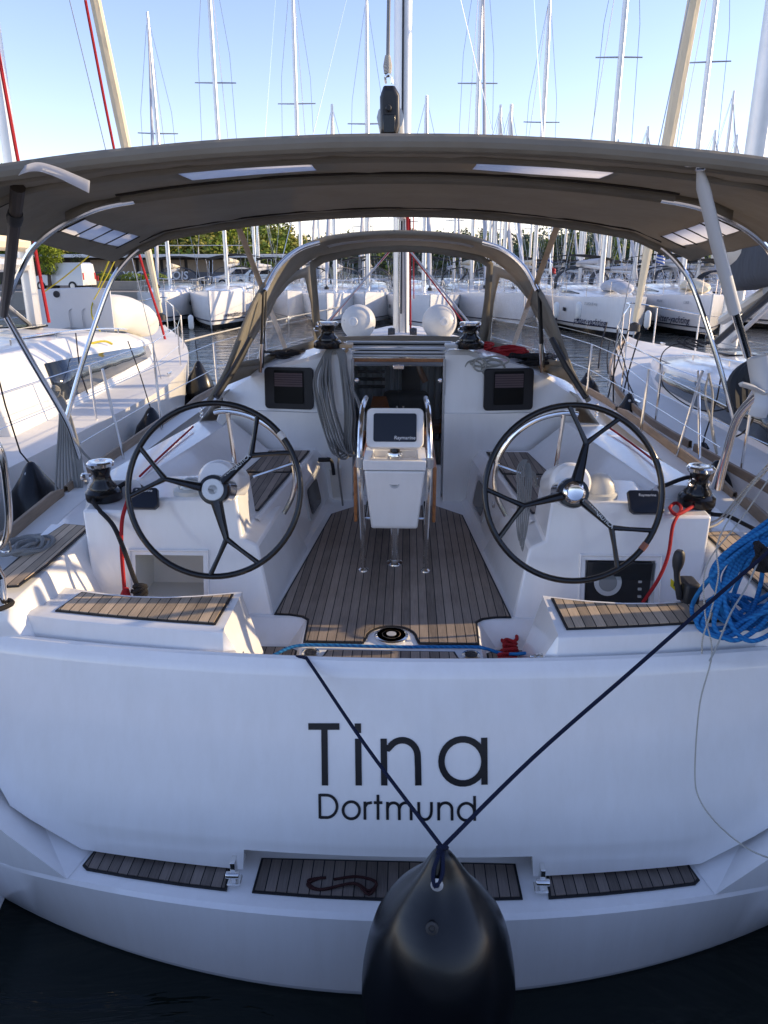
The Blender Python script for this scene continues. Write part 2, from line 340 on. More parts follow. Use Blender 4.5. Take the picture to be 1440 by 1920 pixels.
def woodland(name, pts, y0, y1, n, mats, size, leaf, nl, label):
    mb = MB(); mbs = [MB() for _ in mats]; xs = [p[0] for p in pts]
    for i in range(n):
        x = rnd.uniform(xs[0], xs[-1]); f = rnd.random()
        for a, b in zip(pts, pts[1:]):
            if a[0] <= x <= b[0]: h = a[1] + (b[1] - a[1]) * (x - a[0]) / (b[0] - a[0])
        y = y0 + (y1 - y0) * f; z = -.5 + (h + .5) * math.sin(min(1, f * 1.25) * math.pi / 2)
        if h < .4 : continue
        r = size * rnd.uniform(.7, 1.35) * (0.55 + .45 * min(1, h / 4)); tall = rnd.choice((.8, 1, 1.4))
        k = rnd.randrange(len(mats))
        for j in range(3):
            leaves(mbs[k], (x + rnd.uniform(-.5, .5) * r, y + rnd.uniform(-.5, .5) * r, z + r * (.5 + .55 * j * tall)), (r * (1 - .2 * j), r * (1 - .2 * j), r * .7), nl // 3, leaf)
    tot = MB()
    for k, m_ in enumerate(mbs): tot.add(m_.v, m_.f, k)
    me = bpy.data.meshes.new(name); me.from_pydata(tot.v, [], tot.f)
    for m_ in mats: me.materials.append(m_)
    me.polygons.foreach_set('material_index', tot.m); o = bpy.data.objects.new(name, me); link(o)
    return tag(o, label, 'woodland', kind='stuff')
woodland('woodland', Lh[4:-3], 84, 128, 520, [lf_pine, lf_olive, lf_pine, lf_bright], 1.7, .3, 240, 'dense sunlit pines and bushes covering the hillside behind the quay')
woodland('woodland', Rh, 232, 300, 1000, [lf_far, lf_pine, lf_far], 3.6, .75, 110, 'hazy green belt of trees along the far shore')
conc = vary(mat('concrete', (.36, .33, .28), .85), .8, .15); asph = vary(mat('asphalt', (.07, .07, .07), .9), .5, .15)
q = MB().box((-60, 61, .55), (110, 18, 1.3)).build('quay', conc, bevel=.03); tag(q, 'concrete quay edge behind the moored yachts', kind='structure')
tag(MB().box((-60, 61.5, 1.212), (109, 15, .02)).build('road', asph), 'asphalt quayside road with parked vehicles', kind='structure')
tag(MB().box((20, 118, .3), (150, 3, .9)).build('pontoon', conc), 'low concrete pontoon far across the marina', kind='structure')
# the pontoon the photographer stands on, and an unseen hill added to darken reflections
tag(MB().box((0, -4.2, .65), (70, 10.2, .5)).build('pontoon', vary(mat('bounce_concrete', (.62, .57, .49), .85), .8, .1), bevel=.02), 'concrete pontoon behind the viewpoint', kind='structure')  # concrete made paler and wider to bounce warm fill onto the transom
Bh = [(-200, 3), (-140, 8), (-80, 14), (-30, 16), (30, 15), (90, 10), (160, 6), (260, 2)]
hill('hill', Bh, -90, -200, 'unseen hill added behind the viewpoint to darken reflections')
# building with sign
stone = vary(mat('dark_facade', (.07, .06, .05), .85), .5, .2); wslat = vary(mat('weathered_slats', (.33, .25, .17), .8), 4, .2, stretch=(8, 1, 1)); wht = mat('white_trim', (.75, .74, .7), .5)
B0 = thing('harbour_building', 'long low harbour building with white roof edge, slatted panels and a YACHT sign', 'building', (-24, 70, 1.2))
MB().box((-24, 73, 2.3), (26, 6, 2.3)).build('wall', stone, B0)
MB().box((-24, 72.4, 3.62), (27, 8, .28)).build('roof', wht, B0, bevel=.03)
for i in range(6): MB().box((-27.5 + i * 2.2, 69.9, 2.75), (1.9, .12, 1.1)).build('slatted_panel', wslat, B0)
MB().box((-22.5, 69.6, 1.95), (17, .1, .62)).build('sign_board', mat('sign_grey', (.12, .12, .13), .7), B0)
sg = text_mb('YACHT   BOIS', .95, (-22.6, 69.53, 1.95), (1, 0, 0), (0, 0, 1), .005, .02, shear=.15).build('sign_lettering', whitep, B0, smooth=False)
for i in range(9): MB().tube([(-34 + i * 2.6, 69.2, 3.76), (-34 + i * 2.6, 69.2, 4.5)], .03, 6).build('railing_post', wht, B0)
MB().tube([(-34, 69.2, 4.5), (-13.2, 69.2, 4.5)], .03, 6).build('railing', wht, B0)
B1 = thing('harbour_building', 'small white quay building with arched openings behind the second far yacht', 'building', (-12, 76, 1.2))
MB().box((-13, 79, 2.4), (9, 5, 2.6)).build('wall', wht, B1); MB().box((-13, 78.8, 3.8), (9.6, 5.6, .2)).build('roof', stone, B1)
for i in range(3): MB().box((-15.6 + i * 2.4, 76.45, 2.1), (1.5, .15, 1.7)).build('window', tint, B1, bevel=.2)
# plants
def tree(loc, label, crown, matl, th=1.6, n=900, s=.09, cat='tree', name='tree'):
    t = thing(name, label, cat, loc); x, y, z = loc
    MB().tube([(x, y, z), (x + .05, y, z + th * .5), (x, y, z + th)], [.16, .12, .08], 8).build('trunk', bark, t)
    mb = MB()
    for (dx, dy, dz, rx, rz_) in crown: leaves(mb, (x + dx, y + dy, z + dz), (rx, rx, rz_), int(n * rx * rx), s)
    mb.build('crown', matl, t, smooth=False)
p = A(94, 540, t=52)
tree((p.x, p.y, 1.22), 'rounded clipped green tree standing beside the white van', [(0, 0, 2.75, 1.05, .95), (.1, 0, 1.5, .6, .5), (.4, .1, 2.5, .8, .8), (-.3, 0, 3.0, .8, .6)], lf_bright, 2, 1900, .075)
p = A(152, 540, t=54); tree((p.x, p.y, 1.22), 'dark narrow cypress-like tree in front of the harbour building', [(0, 0, 1.3, .65, 1.2), (.1, 0, 1.0, .6, .9)], lf_dark, 1, 2200, .07)
for i, (px, lb) in enumerate(((85, 'low sunlit bush at the left end of the parking strip by the van'), (200, 'round sunlit bush on the planter beside the red board'), (250, 'longer sunlit bush on the planter under the sign'), (292, 'sunlit bush at the right end of the planter'))):
    p = A(px, 540, t=55); b_ = MB(); leaves(b_, (p.x, p.y, 2.0 if i else 1.7), (1.0, .5, .4), 900, .07); tag(b_.build('bush', lf_bright, smooth=False), lb, 'bush', 'bushes along the quay')
MB_ = MB().box((-19.5, 55.6, 1.5), (9, .5, .62)); tag(MB_.build('planter_wall', conc, bevel=.02), 'pale concrete planter wall along the quay under the bushes', 'wall')
tag(MB().box((-12.6, 66, 2.4), (3.2, .4, 2.1)).build('hedge', lf_bright), 'yellow-green clipped hedge wall behind the far masts', 'hedge')
hd = MB(); [leaves(hd, (-14 + i * .4, 65.7, 2.3 + .1 * (i % 3)), (.5, .3, 1.1), 160, .1) for i in range(9)]; bpy.data.objects['hedge'].data.clear_geometry(); bpy.data.objects['hedge'].data.from_pydata(hd.v, [], hd.f)
p = A(178, 530, t=54); sgn = thing('notice_board', 'plain red notice board on the quay beside the planter', 'sign', (p.x, p.y, 1.2))
MB().box((p.x, p.y, 1.75), (.62, .05, .85)).build('panel', redm, sgn, bevel=.01)
for s_ in (-.25, .25): MB().tube([(p.x + s_, p.y + .05, 1.2), (p.x + s_, p.y + .05, 1.9)], .025, 6).build('post', alud, sgn)
# vehicles
def car(px, t, rz, label, paint, van=False, L=4.3, H=1.5, z=1.22):
    p = A(px, 540, t=t); c = thing('van' if van else 'parked_car', label, 'van' if van else 'car', (p.x, p.y, z), rz, None if van else 'cars parked on the quay', local=True)
    W = .88
    if van: prof = [(-L/2, .35), (-L/2, 1.0), (-L/2 + .05, H - .1), (-L/2 + .25, H), (L/2 - 1.7, H), (L/2 - .85, 1.05), (L/2 - .1, .85), (L/2, .35)]
    else: prof = [(-L/2, .35), (-L/2 + .02, .85), (-L/2 + .45, .95), (-L/2 + 1.0, H - .05), (-.2, H), (.5, H - .08), (L/2 - 1.1, .95), (L/2 - .15, .75), (L/2, .4)]
    rows = []
    for s_, k in ((-1, .9), (-.97, 1), (.97, 1), (1, .9)):
        rows.append([(x, s_ * W * (1 - .14 * max(0, (z_ - .9)) / (H - .9 + .01)), .2 + (z_ - .2) * (1 if abs(s_) < 1 else .98)) for x, z_ in prof])
    b = MB().loft(rows); n = len(prof); b.add(rows[0], [tuple(range(n))]); b.add(rows[-1], [tuple(range(n))]); b.build('body', paint, c, bevel=.04)
    for s_ in (-1, 1):
        w0 = [(x, z_) for x, z_ in prof if z_ > .93]
        xs0, xs1 = min(x for x, _ in w0) + .35, max(x for x, _ in w0) - .1
        MB().add([(xs0 + .1, s_ * W * 1.003, 1.0), (xs1 - .3, s_ * W * 1.003, 1.0), (xs1 - .75, s_ * W * .9, H - .13), (xs0 + .4, s_ * W * .9, H - .13)] if not van else [(.35, s_ * W * 1.003, 1.05), (1.15, s_ * W * 1.003, 1.05), (.75, s_ * W * .9, H - .15), (.35, s_ * W * .9, H - .15)], [(0, 1, 2, 3)]).build('side_window', tint, c, solid=.01)
        for x in (-L / 2 + .8, L / 2 - .8):
            wv = MB().lathe([(.02, -.1), (.3, -.1), (.31, .1), (.02, .1)], (x, s_ * (W - .06), .31), 16, (0, s_, 0)).build('wheel', blackm, c)
            MB().lathe([(.01, .1), (.18, .1), (.17, .125), (.01, .125)], (x, s_ * (W - .06), .31), 12, (0, s_, 0)).build('hub_cap', silver, wv)
    if van:
        MB().add([(L/2 - 1.62, -.7, H - .08), (L/2 - 1.62, .7, H - .08), (L/2 - .9, .78, 1.1), (L/2 - .9, -.78, 1.1)], [(0, 1, 2, 3)]).mesh(lambda v: v + Vector((.03, 0, .03))).build('windscreen', tint, c, solid=.01)
        for s_ in (-1, 1): MB().box((-L / 2 - .01, s_ * .76, .95), (.05, .12, .45)).build('tail_light', redm, c)
    return c
pw = mat('car_white', (.75, .74, .7), .25, coat=.6); pb = mat('car_silver', (.45, .48, .5), .25, metal=.4, coat=.6)
car(121, 53, R(172), 'white panel van parked on the quay behind the dinghy', pw, True, 4.0, 1.85)
car(447, 60, R(200), 'white car parked on the quay behind the second far mast', pw, H=1.5)
car(490, 59, R(170), 'silver-blue car parked on the quay left of the sprayhood', pb)
# ---------------------------------------------------------------- yacht generator (local: stern at y=0, bow at y=L)
def hb(s, B, st=.82, pw_=2.2): # half beam
    return B / 2 * (st + (1 - st) * min(1, s / .45) ** .8) * (1 if s < .45 else max(0.0, 1 - ((s - .45) / .55) ** 1.9)) 
def yacht(name, label, loc, rz, L=12.5, B=4.0, free=1.25, mast_h=15.5, mast_at=.56, detail=1, group=None, hullm=None, cover=None, canv=None, furl=True, stripe=None, hoods=True, cab=.45, my=None, cw=.31, win=(.32, .86)):
    y = thing(name, label, 'sailing yacht', loc, rz, group, local=True)
    hullm = hullm or gel; cover = cover or sailc; canv = canv or charcan
    n = 18 if detail > 1 else 14
    rows = []; sheer = lambda s: free + .28 * s * s
    for i in range(n + 1):
        s = i / n; b = max(.03, hb(s, B)); zz = sheer(s); yy = s * L; rk = .0 if s < .9 else 0
        sec = [(b * .55, yy * .97, -.25), (b * .84, yy * .985, .12), (b * .96, yy * .995, .45), (b, yy, zz)]
        rows.append([(-x, yy_, z) for x, yy_, z in sec][::-1] + sec)
    h = MB().loft(rows); m = len(rows[0]); h.add(rows[0], [tuple(range(m))]); h.add(rows[-1], [tuple(range(m))])
    hull = h.build('hull', hullm, y, angle=50)
    dk = MB().loft([[(-max(.03, hb(i / n, B)), i / n * L, sheer(i / n)), (0, i / n * L, sheer(i / n) + .05), (max(.03, hb(i / n, B)), i / n * L, sheer(i / n))] for i in range(n + 1)]).build('deck', nonslip if detail > 1 else hullm, y)
    if stripe or detail:
        rs = []
        for i in range(n + 1):
            s = i / n; b = max(.03, hb(s, B)); rs.append([((b * .955) + .012, s * L * .993, .36), ((b * .975) + .012, s * L * .995, .42)])
        sb = MB().loft(rs); sb.loft([[mir(p) for p in r] for r in rs]); sb.build('hull_stripe', stripe or navy, y)
        rs = [[((max(.03, hb(i / n, B)) * .80) + .012, i / n * L * .985, -.02), ((max(.03, hb(i / n, B)) * .87) + .014, i / n * L * .988, .2)] for i in range(n + 1)]
        sb = MB().loft(rs); sb.loft([[mir(p) for p in r] for r in rs]); sb.build('boot_top', black, y)
    # coachroof
    c0, c1 = L * .28, L * .78; rr = []
    for i in range(13):
        s = i / 12; yy = c0 + (c1 - c0) * s; wd = min(hb(yy / L, B) - .42, B * cw) * (1 - .25 * s ** 3); hgt = cab * (1 - .80 * s ** 2.2); zz = sheer(yy / L)
        if wd < .3: wd = .3
        rr.append([(-wd, yy, zz - .01), (-wd * .9, yy, zz + hgt * .75), (-wd * .72, yy, zz + hgt * .98), (0, yy, zz + hgt * 1.12), (wd * .72, yy, zz + hgt * .98), (wd * .9, yy, zz + hgt * .75), (wd, yy, zz - .01)])
    c = MB().loft(rr); c.add(rr[0], [tuple(range(7))]); c.add(rr[-1], [tuple(range(7))]); c.build('coachroof', hullm, y, angle=25, bevel=0.02 if detail > 1 else 0)
    for sgn_ in (-1, 1):
        i0, i1 = 2, (9 if detail > 1 else 8); a = []
        for i in range(i0, i1 + 1):
            f = (i - i0) / (i1 - i0); p, q_ = Vector(rr[i][0]), Vector(rr[i][1])
            lo = p.lerp(q_, win[0] + .12 * f); hi = p.lerp(q_, win[1] - .22 * f); off_ = Vector((-.012, 0, .004))
            a.append([lo + off_, hi + off_])
        if sgn_ > 0: a = [[mir(p) for p in r] for r in a]
        MB().loft(a).build('cabin_window', winrefl, y, solid=.008)
        for yy in (L * .62, L * .40):
            if detail: 
                s = yy / L; bx = hb(s, B) * .975 + .015
                MB().box((sgn_ * bx, yy, sheer(s) * .62), (.03, .55, .17)).build('hull_window', tint, y, bevel=.01)
    if detail > 1:
        for k, (f_, hw, hl) in enumerate(((.30, .27, .5), (.55, .25, .5), (.80, .22, .42))):
            i_ = int(f_ * 12); z_ = rr[i_][3][2]; MB().box((0, rr[i_][3][1], z_ + .012), (hw * 2, hl, .035)).build('deck_hatch', tint, y, bevel=.012)
        for sx_ in (-1, 1):
            gr = MB(); P_ = [Vector((sx_ * abs(rr[i][2][0]) * .93, rr[i][2][1], rr[i][2][2] + .075)) for i in range(2, 10)]; gr.tube(P_, .013, 6)
            for p_ in P_[::2]: gr.tube([p_ - Vector((0, 0, .08)), p_], .012, 5)
            gr.build('grab_rail', steel, y)
            for s_ in (.2, .55, .93): 
                cx_ = sx_ * (hb(s_, B) - .12); cl = MB().tube([(cx_, s_ * L - .1, sheer(s_) + .05), (cx_, s_ * L + .1, sheer(s_) + .05)], .014, 6); cl.box((cx_, s_ * L, sheer(s_) + .025), (.03, .08, .05)); cl.build('cleat', steel, y)
            tr = MB().box((sx_ * abs(rr[4][2][0]) * .75, rr[4][2][1], rr[4][2][2] + .03), (.035, 1.2, .025)); tr.build('genoa_track', blackm, y)
            ls = MB(); ls.tube(cr([(sx_ * .25, my - .2 if my else L * .5, rr[6][3][2] + .03), (sx_ * .5, c0 + .6, rr[1][3][2] + .0), (sx_ * .5, c0 + .1, rr[0][3][2])], 4), .007, 5); ls.build('halyard_tail', r_mix, y)
    # cockpit, canvas
    zs = sheer(.1)
    MB().box((0, L * .13, zs + .12), (B * .62, L * .24, .26)).build('cockpit_coaming', hullm, y, bevel=.06)
    MB().box((0, L * .13, zs + .255), (B * .36, L * .2, .02)).build('cockpit_sole', tkp, y)
    if hoods:
        def arch(yy, wd, z0, hgt, n_=11): return [(wd * -math.cos(math.pi * k / (n_ - 1)) , yy + .0, z0 + hgt * math.sin(math.pi * k / (n_ - 1)) ** .55) for k in range(n_)]
        ya = L * .27; za = sheer(.27)
        sh = MB().loft([arch(ya - .15, B * .34, za + .25, 1.15), arch(ya + .45, B * .33, za + .25, 1.12)]); sh.build('sprayhood', canv, y, solid=.02)
        f_ = MB().loft([arch(ya + .45, B * .33, za + .25, 1.12), arch(ya + 1.1, B * .30, za + .28, .45)]); f_.build('sprayhood_window', clearv, y)
        bm_ = MB().loft([[(x * B * .44, L * .01, zs + 2.0 - .25 * x * x) for x in (-1, -.6, -.2, .2, .6, 1)], [(x * B * .45, L * .2, zs + 2.05 - .25 * x * x) for x in (-1, -.6, -.2, .2, .6, 1)]]); bm_.build('bimini', canv, y, solid=.03)
        for sx_ in (-1, 1):
            for yy in (L * .01, L * .2): MB().tube([(sx_ * B * .44, yy, zs + 1.78), (sx_ * B * .42, L * .1, zs)], .014, 6).build('bimini_leg', steel, y)
    # rig
    my = my or L * mast_at; mz = sheer(mast_at) + cab * .8; top = mz + mast_h
    MB().tube([(0, my, mz), (0, my, mz + mast_h * .8), (0, my - .1, top)], [.1, .1, .06], 10, flat=1.3).build('mast', alu, y)
    for hz, wd in ((.31, 1.25), (.58, 1.05)) if mast_h > 12 else ((.5, .8),):
        sp = MB(); z_ = mz + mast_h * hz; sp.tube([(-wd, my - .3, z_ + .06), (0, my, z_)], [.03, .04], 5); sp.tube([(wd, my - .3, z_ + .06), (0, my, z_)], [.03, .04], 5); sp.build('spreader_pair', alud, y)
    s0 = hb(mast_at, B) - .15; wz = sheer(mast_at)
    rg = MB()
    for sx_ in (-1, 1):
        rg.tube([(sx_ * s0, my - .35, wz), (sx_ * .95, my - .3, mz + mast_h * .34), (sx_ * .8, my - .3, mz + mast_h * .66), (0, my - .1, top - .1)], .007 if detail > 1 else .015, 4)
    rg.tube([(0, .1, zs + .1), (0, my - .12, top)], .008 if detail > 1 else .014, 4); rg.build('rigging', alud, y)
    if furl:
        a = Vector((0, L - .25, sheer(1) + .35)); b = Vector((0, my + .05, mz + mast_h * .93)); P_ = [a.lerp(b, k / 8) for k in range(9)]
        MB().tube(P_, [.05, .10, .11, .10, .09, .075, .06, .045, .03], 8).build('furled_foresail', cover if furl is True else furl, y)
        MB().lathe([(.02, 0), (.11, 0), (.11, .12), (.03, .16)], a - Vector((0, 0, .18)), 12).build('furling_drum', blackm, y)
    bmz = mz + .75 + (.2 if mast_h > 15 else 0)
    MB().tube([(0, my - .1, bmz), (0, my - L * .37, bmz + .12)], [.1, .1], 8).build('boom', alu, y)
    MB().tube(cr([(0, my - .18, bmz + .32), (0, my - L * .2, bmz + .27), (0, my - L * .37, bmz + .2)]), [.19] + [.17] * 5 + [.15] * 6 + [.1], 10, flat=.75).build('sail_cover', cover, y)
    MB().tube([(0, my - .12, mz + .1), (0, my - L * .12, bmz)], .03, 6).build('boom_vang', alud, y)
    # pulpit, stanchions, lifelines
    pp = MB(); bz = sheer(1); P_ = []
    def dp(s, ins=.08): return Vector((max(0, hb(s, B) - ins), s * L, sheer(s)))
    top_ = [mir(dp(.88) + Vector((0, 0, .62))), mir(dp(.97) + Vector((.05, 0, .66))), (-.1, L + .02, bz + .66), (.1, L + .02, bz + .66), dp(.97) + Vector((.05, 0, .66)), dp(.88) + Vector((0, 0, .62))]
    pp.tube(cr(top_, 4), .014, 6)
    for s in (.88, .95):
        pp.tube([dp(s), dp(s) + Vector((0, 0, .64))], .014, 6); pp.tube([mir(dp(s)), mir(dp(s) + Vector((0, 0, .64)))], .014, 6)
    pp.build('pulpit', steel, y)
    ll = MB()
    for sx_ in (1, -1):
        pts = []
        for k, s in enumerate((.06, .2, .34, .48, .62, .76, .88)):
            q0 = dp(s); q0.x *= sx_; q1 = q0 + Vector((0, 0, .62)); pts.append(q1)
            if k < 6:
                MB().tube([q0, q1], .0125, 7).build('stanchion', steel, y) if detail > 1 else ll.tube([q0, q1], .014, 5)
        ll.tube(pts, .005 if detail > 1 else .008, 4); ll.tube([p - Vector((0, 0, .3)) for p in pts], .004 if detail > 1 else .007, 4)
    ll.build('lifeline', steel, y)
    st_ = MB().tube(cr([mir(dp(.14) + Vector((0, 0, .62))), mir(dp(.02) + Vector((.0, 0, .62))), (-.5, .05, zs + .62)], 3), .014, 6); st_.tube(cr([(dp(.14) + Vector((0, 0, .62))), (dp(.02) + Vector((.0, 0, .62))), (.5, .05, zs + .62)], 3), .014, 6)
    for s in (.02, .14): st_.tube([dp(s), dp(s) + Vector((0, 0, .62))], .014, 6); st_.tube([mir(dp(s)), mir(dp(s) + Vector((0, 0, .62)))], .014, 6)
    st_.build('pushpit', steel, y)
    return y
# ---------------------------------------------------------------- the yacht in front
T = thing('sailing_yacht', 'large white cruising yacht in front, Tina and Dortmund lettered across its folded-up transom', 'sailing yacht')
def gun(y):                                             # half beam of the deck edge
    if y < 6: return 2.12 + .22 * min(1, (y - 2.7) / 2.2) ** .7 if y > 2.7 else 2.12
    return 2.34 * (1 - max(0, (y - 7) / 8.6) ** 2.2)
def sheer0(y): return 1.55 + .012 * max(0, y - 4) 
def Ty(x, z):
    return 2.93 + .053 * x * x - .3 * (1.41 - max(z, .62)) + .05 * (.62 - min(z, .62))
STEP = .41
ys = [2.72, 3.0, 3.5, 4.2, 5, 6, 7, 8, 9, 10, 11, 12, 13, 14, 14.8, 15.3]
rows = []
for y in ys:
    b = max(.04, gun(y)); zt = sheer0(y) if y > 3.15 else {2.72: .75, 3.0: 1.42}.get(y, 1.5)
    sec = [(b * .86, y, -.25), (b * .93, y, .05), (b * .975, y, .5), (b, y, zt)]
    rows.append([mir(p) for p in sec][::-1] + sec)
hb_ = MB().loft(rows); hb_.build('hull', gel, T, angle=60, solid=.03)
xs = [-2.05 + 4.1 * k / 40 for k in range(41)]
st = MB().loft([[(x, 2.6 + .13 * x * x, -.25) for x in xs], [(x, 2.475 + .125 * x * x, -.02) for x in xs], [(x, 2.47 + .12 * x * x, .02) for x in xs]], mi=1)
st.loft([[(x, 2.47 + .12 * x * x, .02) for x in xs], [(x, 2.505 + .075 * x * x, STEP - .02) for x in xs], [(x, 2.525 + .07 * x * x, STEP) for x in xs], [(x, 3.0 + .05 * x * x, STEP + .01) for x in xs]])
st.build('stern_step', [gel, hullgrey], T, angle=28)
for s in (-1, 1):                                       # quarter wings beside the panel, with the faceted foot
    P0 = [(s * 1.47, 2.672, STEP + .002), (s * 1.75, 2.72, .62), (s * 2.09, 2.80, .87), (s * 1.40, 2.98, STEP + .01), (s * 1.78, 3.02, .575), (s * 2.09, 3.12, .80), (s * 1.75, 2.738, STEP), (s * 2.09, 2.84, STEP)]
    MB().add(P0, [(0, 1, 4, 3), (1, 2, 5, 4), (0, 6, 1), (1, 6, 7, 2)]).build('stern_quarter', gel, T, smooth=False)
# folding transom platform
def zb(x):
    a = abs(x)
    if a < .655: return .56
    if a < .665: return .56 - (a - .655) * 12
    if a < 1.46: return .44 + .015 * (a - .665)
    if a < 1.8: return .455 + (a - 1.46) * .56
    return .645 + (a - 1.8) * 1.4
cols = []
xl = sorted({round(s * v, 4) for s in (-1, 1) for v in (0, .1, .2, .3, .4, .5, .6, .654, .666, .72, .8, .9, 1.0, 1.1, 1.2, 1.3, 1.455, 1.5, 1.6, 1.7, 1.8, 1.86, 1.92)})
for x in xl:
    z0 = zb(x); zz = [z0, min(max(z0, .6), z0 + .2) if z0 < .6 else z0 + .01, max(.63, z0 + .02), .8 + .0 * x if z0 < .75 else z0 + .1, 1.1, 1.34, 1.368]
    fr = [Vector((x, Ty(x, z), z)) for z in zz]
    top = [Vector((x, Ty(x, 1.368) + .012, 1.385)), Vector((x, Ty(x, 1.368) + .032, 1.408)), Vector((x, Ty(x, 1.368) + .052, 1.414)), Vector((x, Ty(x, 1.368) + .066, 1.408))]
    bk = [Vector((x, Ty(x, z) + .066, z)) for z in (1.36, z0 + .02)]
    cols.append(fr + top + bk)
pn = MB().loft(cols, closed=True); k = len(cols[0]); pn.add(cols[0], [tuple(range(k))]); pn.add(cols[-1], [tuple(range(k))])
panel = pn.build('transom_panel', gel, T, angle=20)
# ribbon lettering on the transom
def arc(cx, cy, r, a0, a1, n=20, ry=None): return [(cx + r * math.cos(R(a0 + (a1 - a0) * k / n)), cy + (ry or r) * math.sin(R(a0 + (a1 - a0) * k / n))) for k in range(n + 1)]
def strokes(mb, lines, w, f):
    for ln, closed in lines:
        P = [Vector((*p, 0)) for p in ln]; N = len(P); L_, R_ = [], []
        for i in range(N):
            a = P[(i - 1) % N] if (closed or i) else P[0]; b = P[(i + 1) % N] if (closed or i < N - 1) else P[-1]
            t = (b - a).normalized(); nn = Vector((-t.y, t.x, 0)) * w / 2; L_.append(P[i] + nn); R_.append(P[i] - nn)
        n_ = N if closed else N - 1
        for i in range(n_):
            j = (i + 1) % N; d = P[j] - P[i]; q = max(1, int(d.length / .05))
            for u_ in range(q):
                def l(A_, B_, t): return f(A_.lerp(B_, t))
                mb.quad(l(L_[i], L_[j], u_ / q), l(L_[i], L_[j], (u_ + 1) / q), l(R_[i], R_[j], (u_ + 1) / q), l(R_[i], R_[j], u_ / q))
def onpanel(p): return Vector((p.x, Ty(p.x, p.y) - .0035, p.y))
pz = lambda px, py: (lambda t: (t.x, t.z))(A(px, py, t=(2.97 - .0) / 1.0)) 
def hit(px, py):                                        # where the line of sight meets the panel
    d = ray(px, py); t = 3
    for _ in range(20):
        p = EYE + d * t; t += (Ty(p.x, p.z) - p.y) / (d.y + .02)
    p = EYE + d * t; return p.x, p.z
def ln(*pp): return ([hit(540 + x / 3.4286, 1320 + y / 3.4286) for x, y in pp], False)
def seg(p): return p
def warp(pts, closed=False):  return ([hit(540 + x / 3.4286, 1320 + y / 3.4286) for x, y in pts], closed)
mb = MB(); W1 = .0285
big = [warp([(131, 142), (331, 142)]), warp([(234, 142), (238, 521)]), warp([(449, 122), (450, 184)]), warp([(451, 220), (455, 521)]), warp([(615, 220), (619, 521)]),
       warp([(634, 300), (640, 272)] + [(735 - 98 * math.cos(R(a)), 332 - 102 * math.sin(R(a))) for a in range(30, 181, 10)] + [(836, 400), (838, 521)]),
       warp([(1124 + 138 * math.cos(R(a)), 366 - 142 * math.sin(R(a))) for a in range(0, 360, 12)], True), warp([(1261, 214), (1263, 516)])]
strokes(mb, big, W1, onpanel)
mb.build('name_lettering', ink, panel, smooth=False)
mb = MB(); sm = []
def C(cx, cy, rx, ry, a0, a1, st_=12): return [(cx + rx * math.cos(R(a)), cy - ry * math.sin(R(a))) for a in range(a0, a1 + (1 if a1 > a0 else -1), st_ if a1 > a0 else -st_)]
sm += [warp([(204, 575), (206, 733)]), warp([(204, 582), (245, 583)] + C(248, 655, 68, 72, 84, -84) + [(206, 726)])]
sm += [warp(C(407, 680, 53, 55, 0, 348), True), warp([(494, 624), (495, 741)]), warp([(496, 655), (510, 636), (540, 630)])]
sm += [warp([(578, 580), (579, 741)]), warp([(552, 631), (607, 631)])]
sm += [warp([(639, 626), (640, 742)]), warp([(641, 665)] + C(678, 668, 37, 36, 165, 15) + [(715, 668), (716, 743)]), warp([(717, 668)] + C(755, 668, 37, 36, 165, 15) + [(791, 668), (792, 744)])]
sm += [warp([(840, 627), (841, 690)] + C(881, 690, 40, 50, 180, 360) + [(922, 690), (922, 627)])]
sm += [warp([(968, 628), (969, 745)]), warp([(970, 668)] + C(1012, 672, 42, 40, 165, 15) + [(1054, 672), (1055, 746)])]
sm += [warp(C(1146, 690, 52, 55, 0, 348), True), warp([(1199, 588), (1200, 748)])]
strokes(mb, sm, .0125, onpanel); mb.build('port_lettering', ink, panel, smooth=False)
# teak strips on the step, hinges
def pad(pts, name='teak_pad', m=tk, parent=T, th=.006, border=.012):
    P = [Vector(p) for p in pts]; c = sum(P, Vector()) / len(P)
    o = MB().slab(P, (0, 0, th)).build(name, caulk, parent, smooth=False)
    Q = []
    n_ = len(P)
    for i in range(n_):
        a, b, d = P[i - 1], P[i], P[(i + 1) % n_]; e1 = (b - a).normalized(); e2 = (d - b).normalized()
        n1 = Vector((-e1.y, e1.x, 0)); n2 = Vector((-e2.y, e2.x, 0)); bis = (n1 + n2)
        if bis.length < .1: bis = n1
        bis.normalize(); k_ = border / max(.45, bis.dot(n1)); q = b + bis * k_
        if (c - b).length < (c - q).length and False: q = b - bis * k_
        Q.append(q)
    area = sum(P[i - 1].x * P[i].y - P[i].x * P[i - 1].y for i in range(n_))
    if area < 0: Q = [P[i] - (Q[i] - P[i]) for i in range(n_)]
    MB().slab([q + Vector((0, 0, th)) for q in Q], (0, 0, .004)).build('teak_planks', m, o, smooth=False); return o
def se(x, d=0): return 2.525 + .07 * x * x + d
pad([(x, se(x, .065), STEP + .004) for x in (-.605, -.3, 0, .3, .605)] + [(x, 2.82, STEP + .004) for x in (.60, -.60)], 'step_teak', teak('step_planking', 0, .05, (.18, .15, .13)))
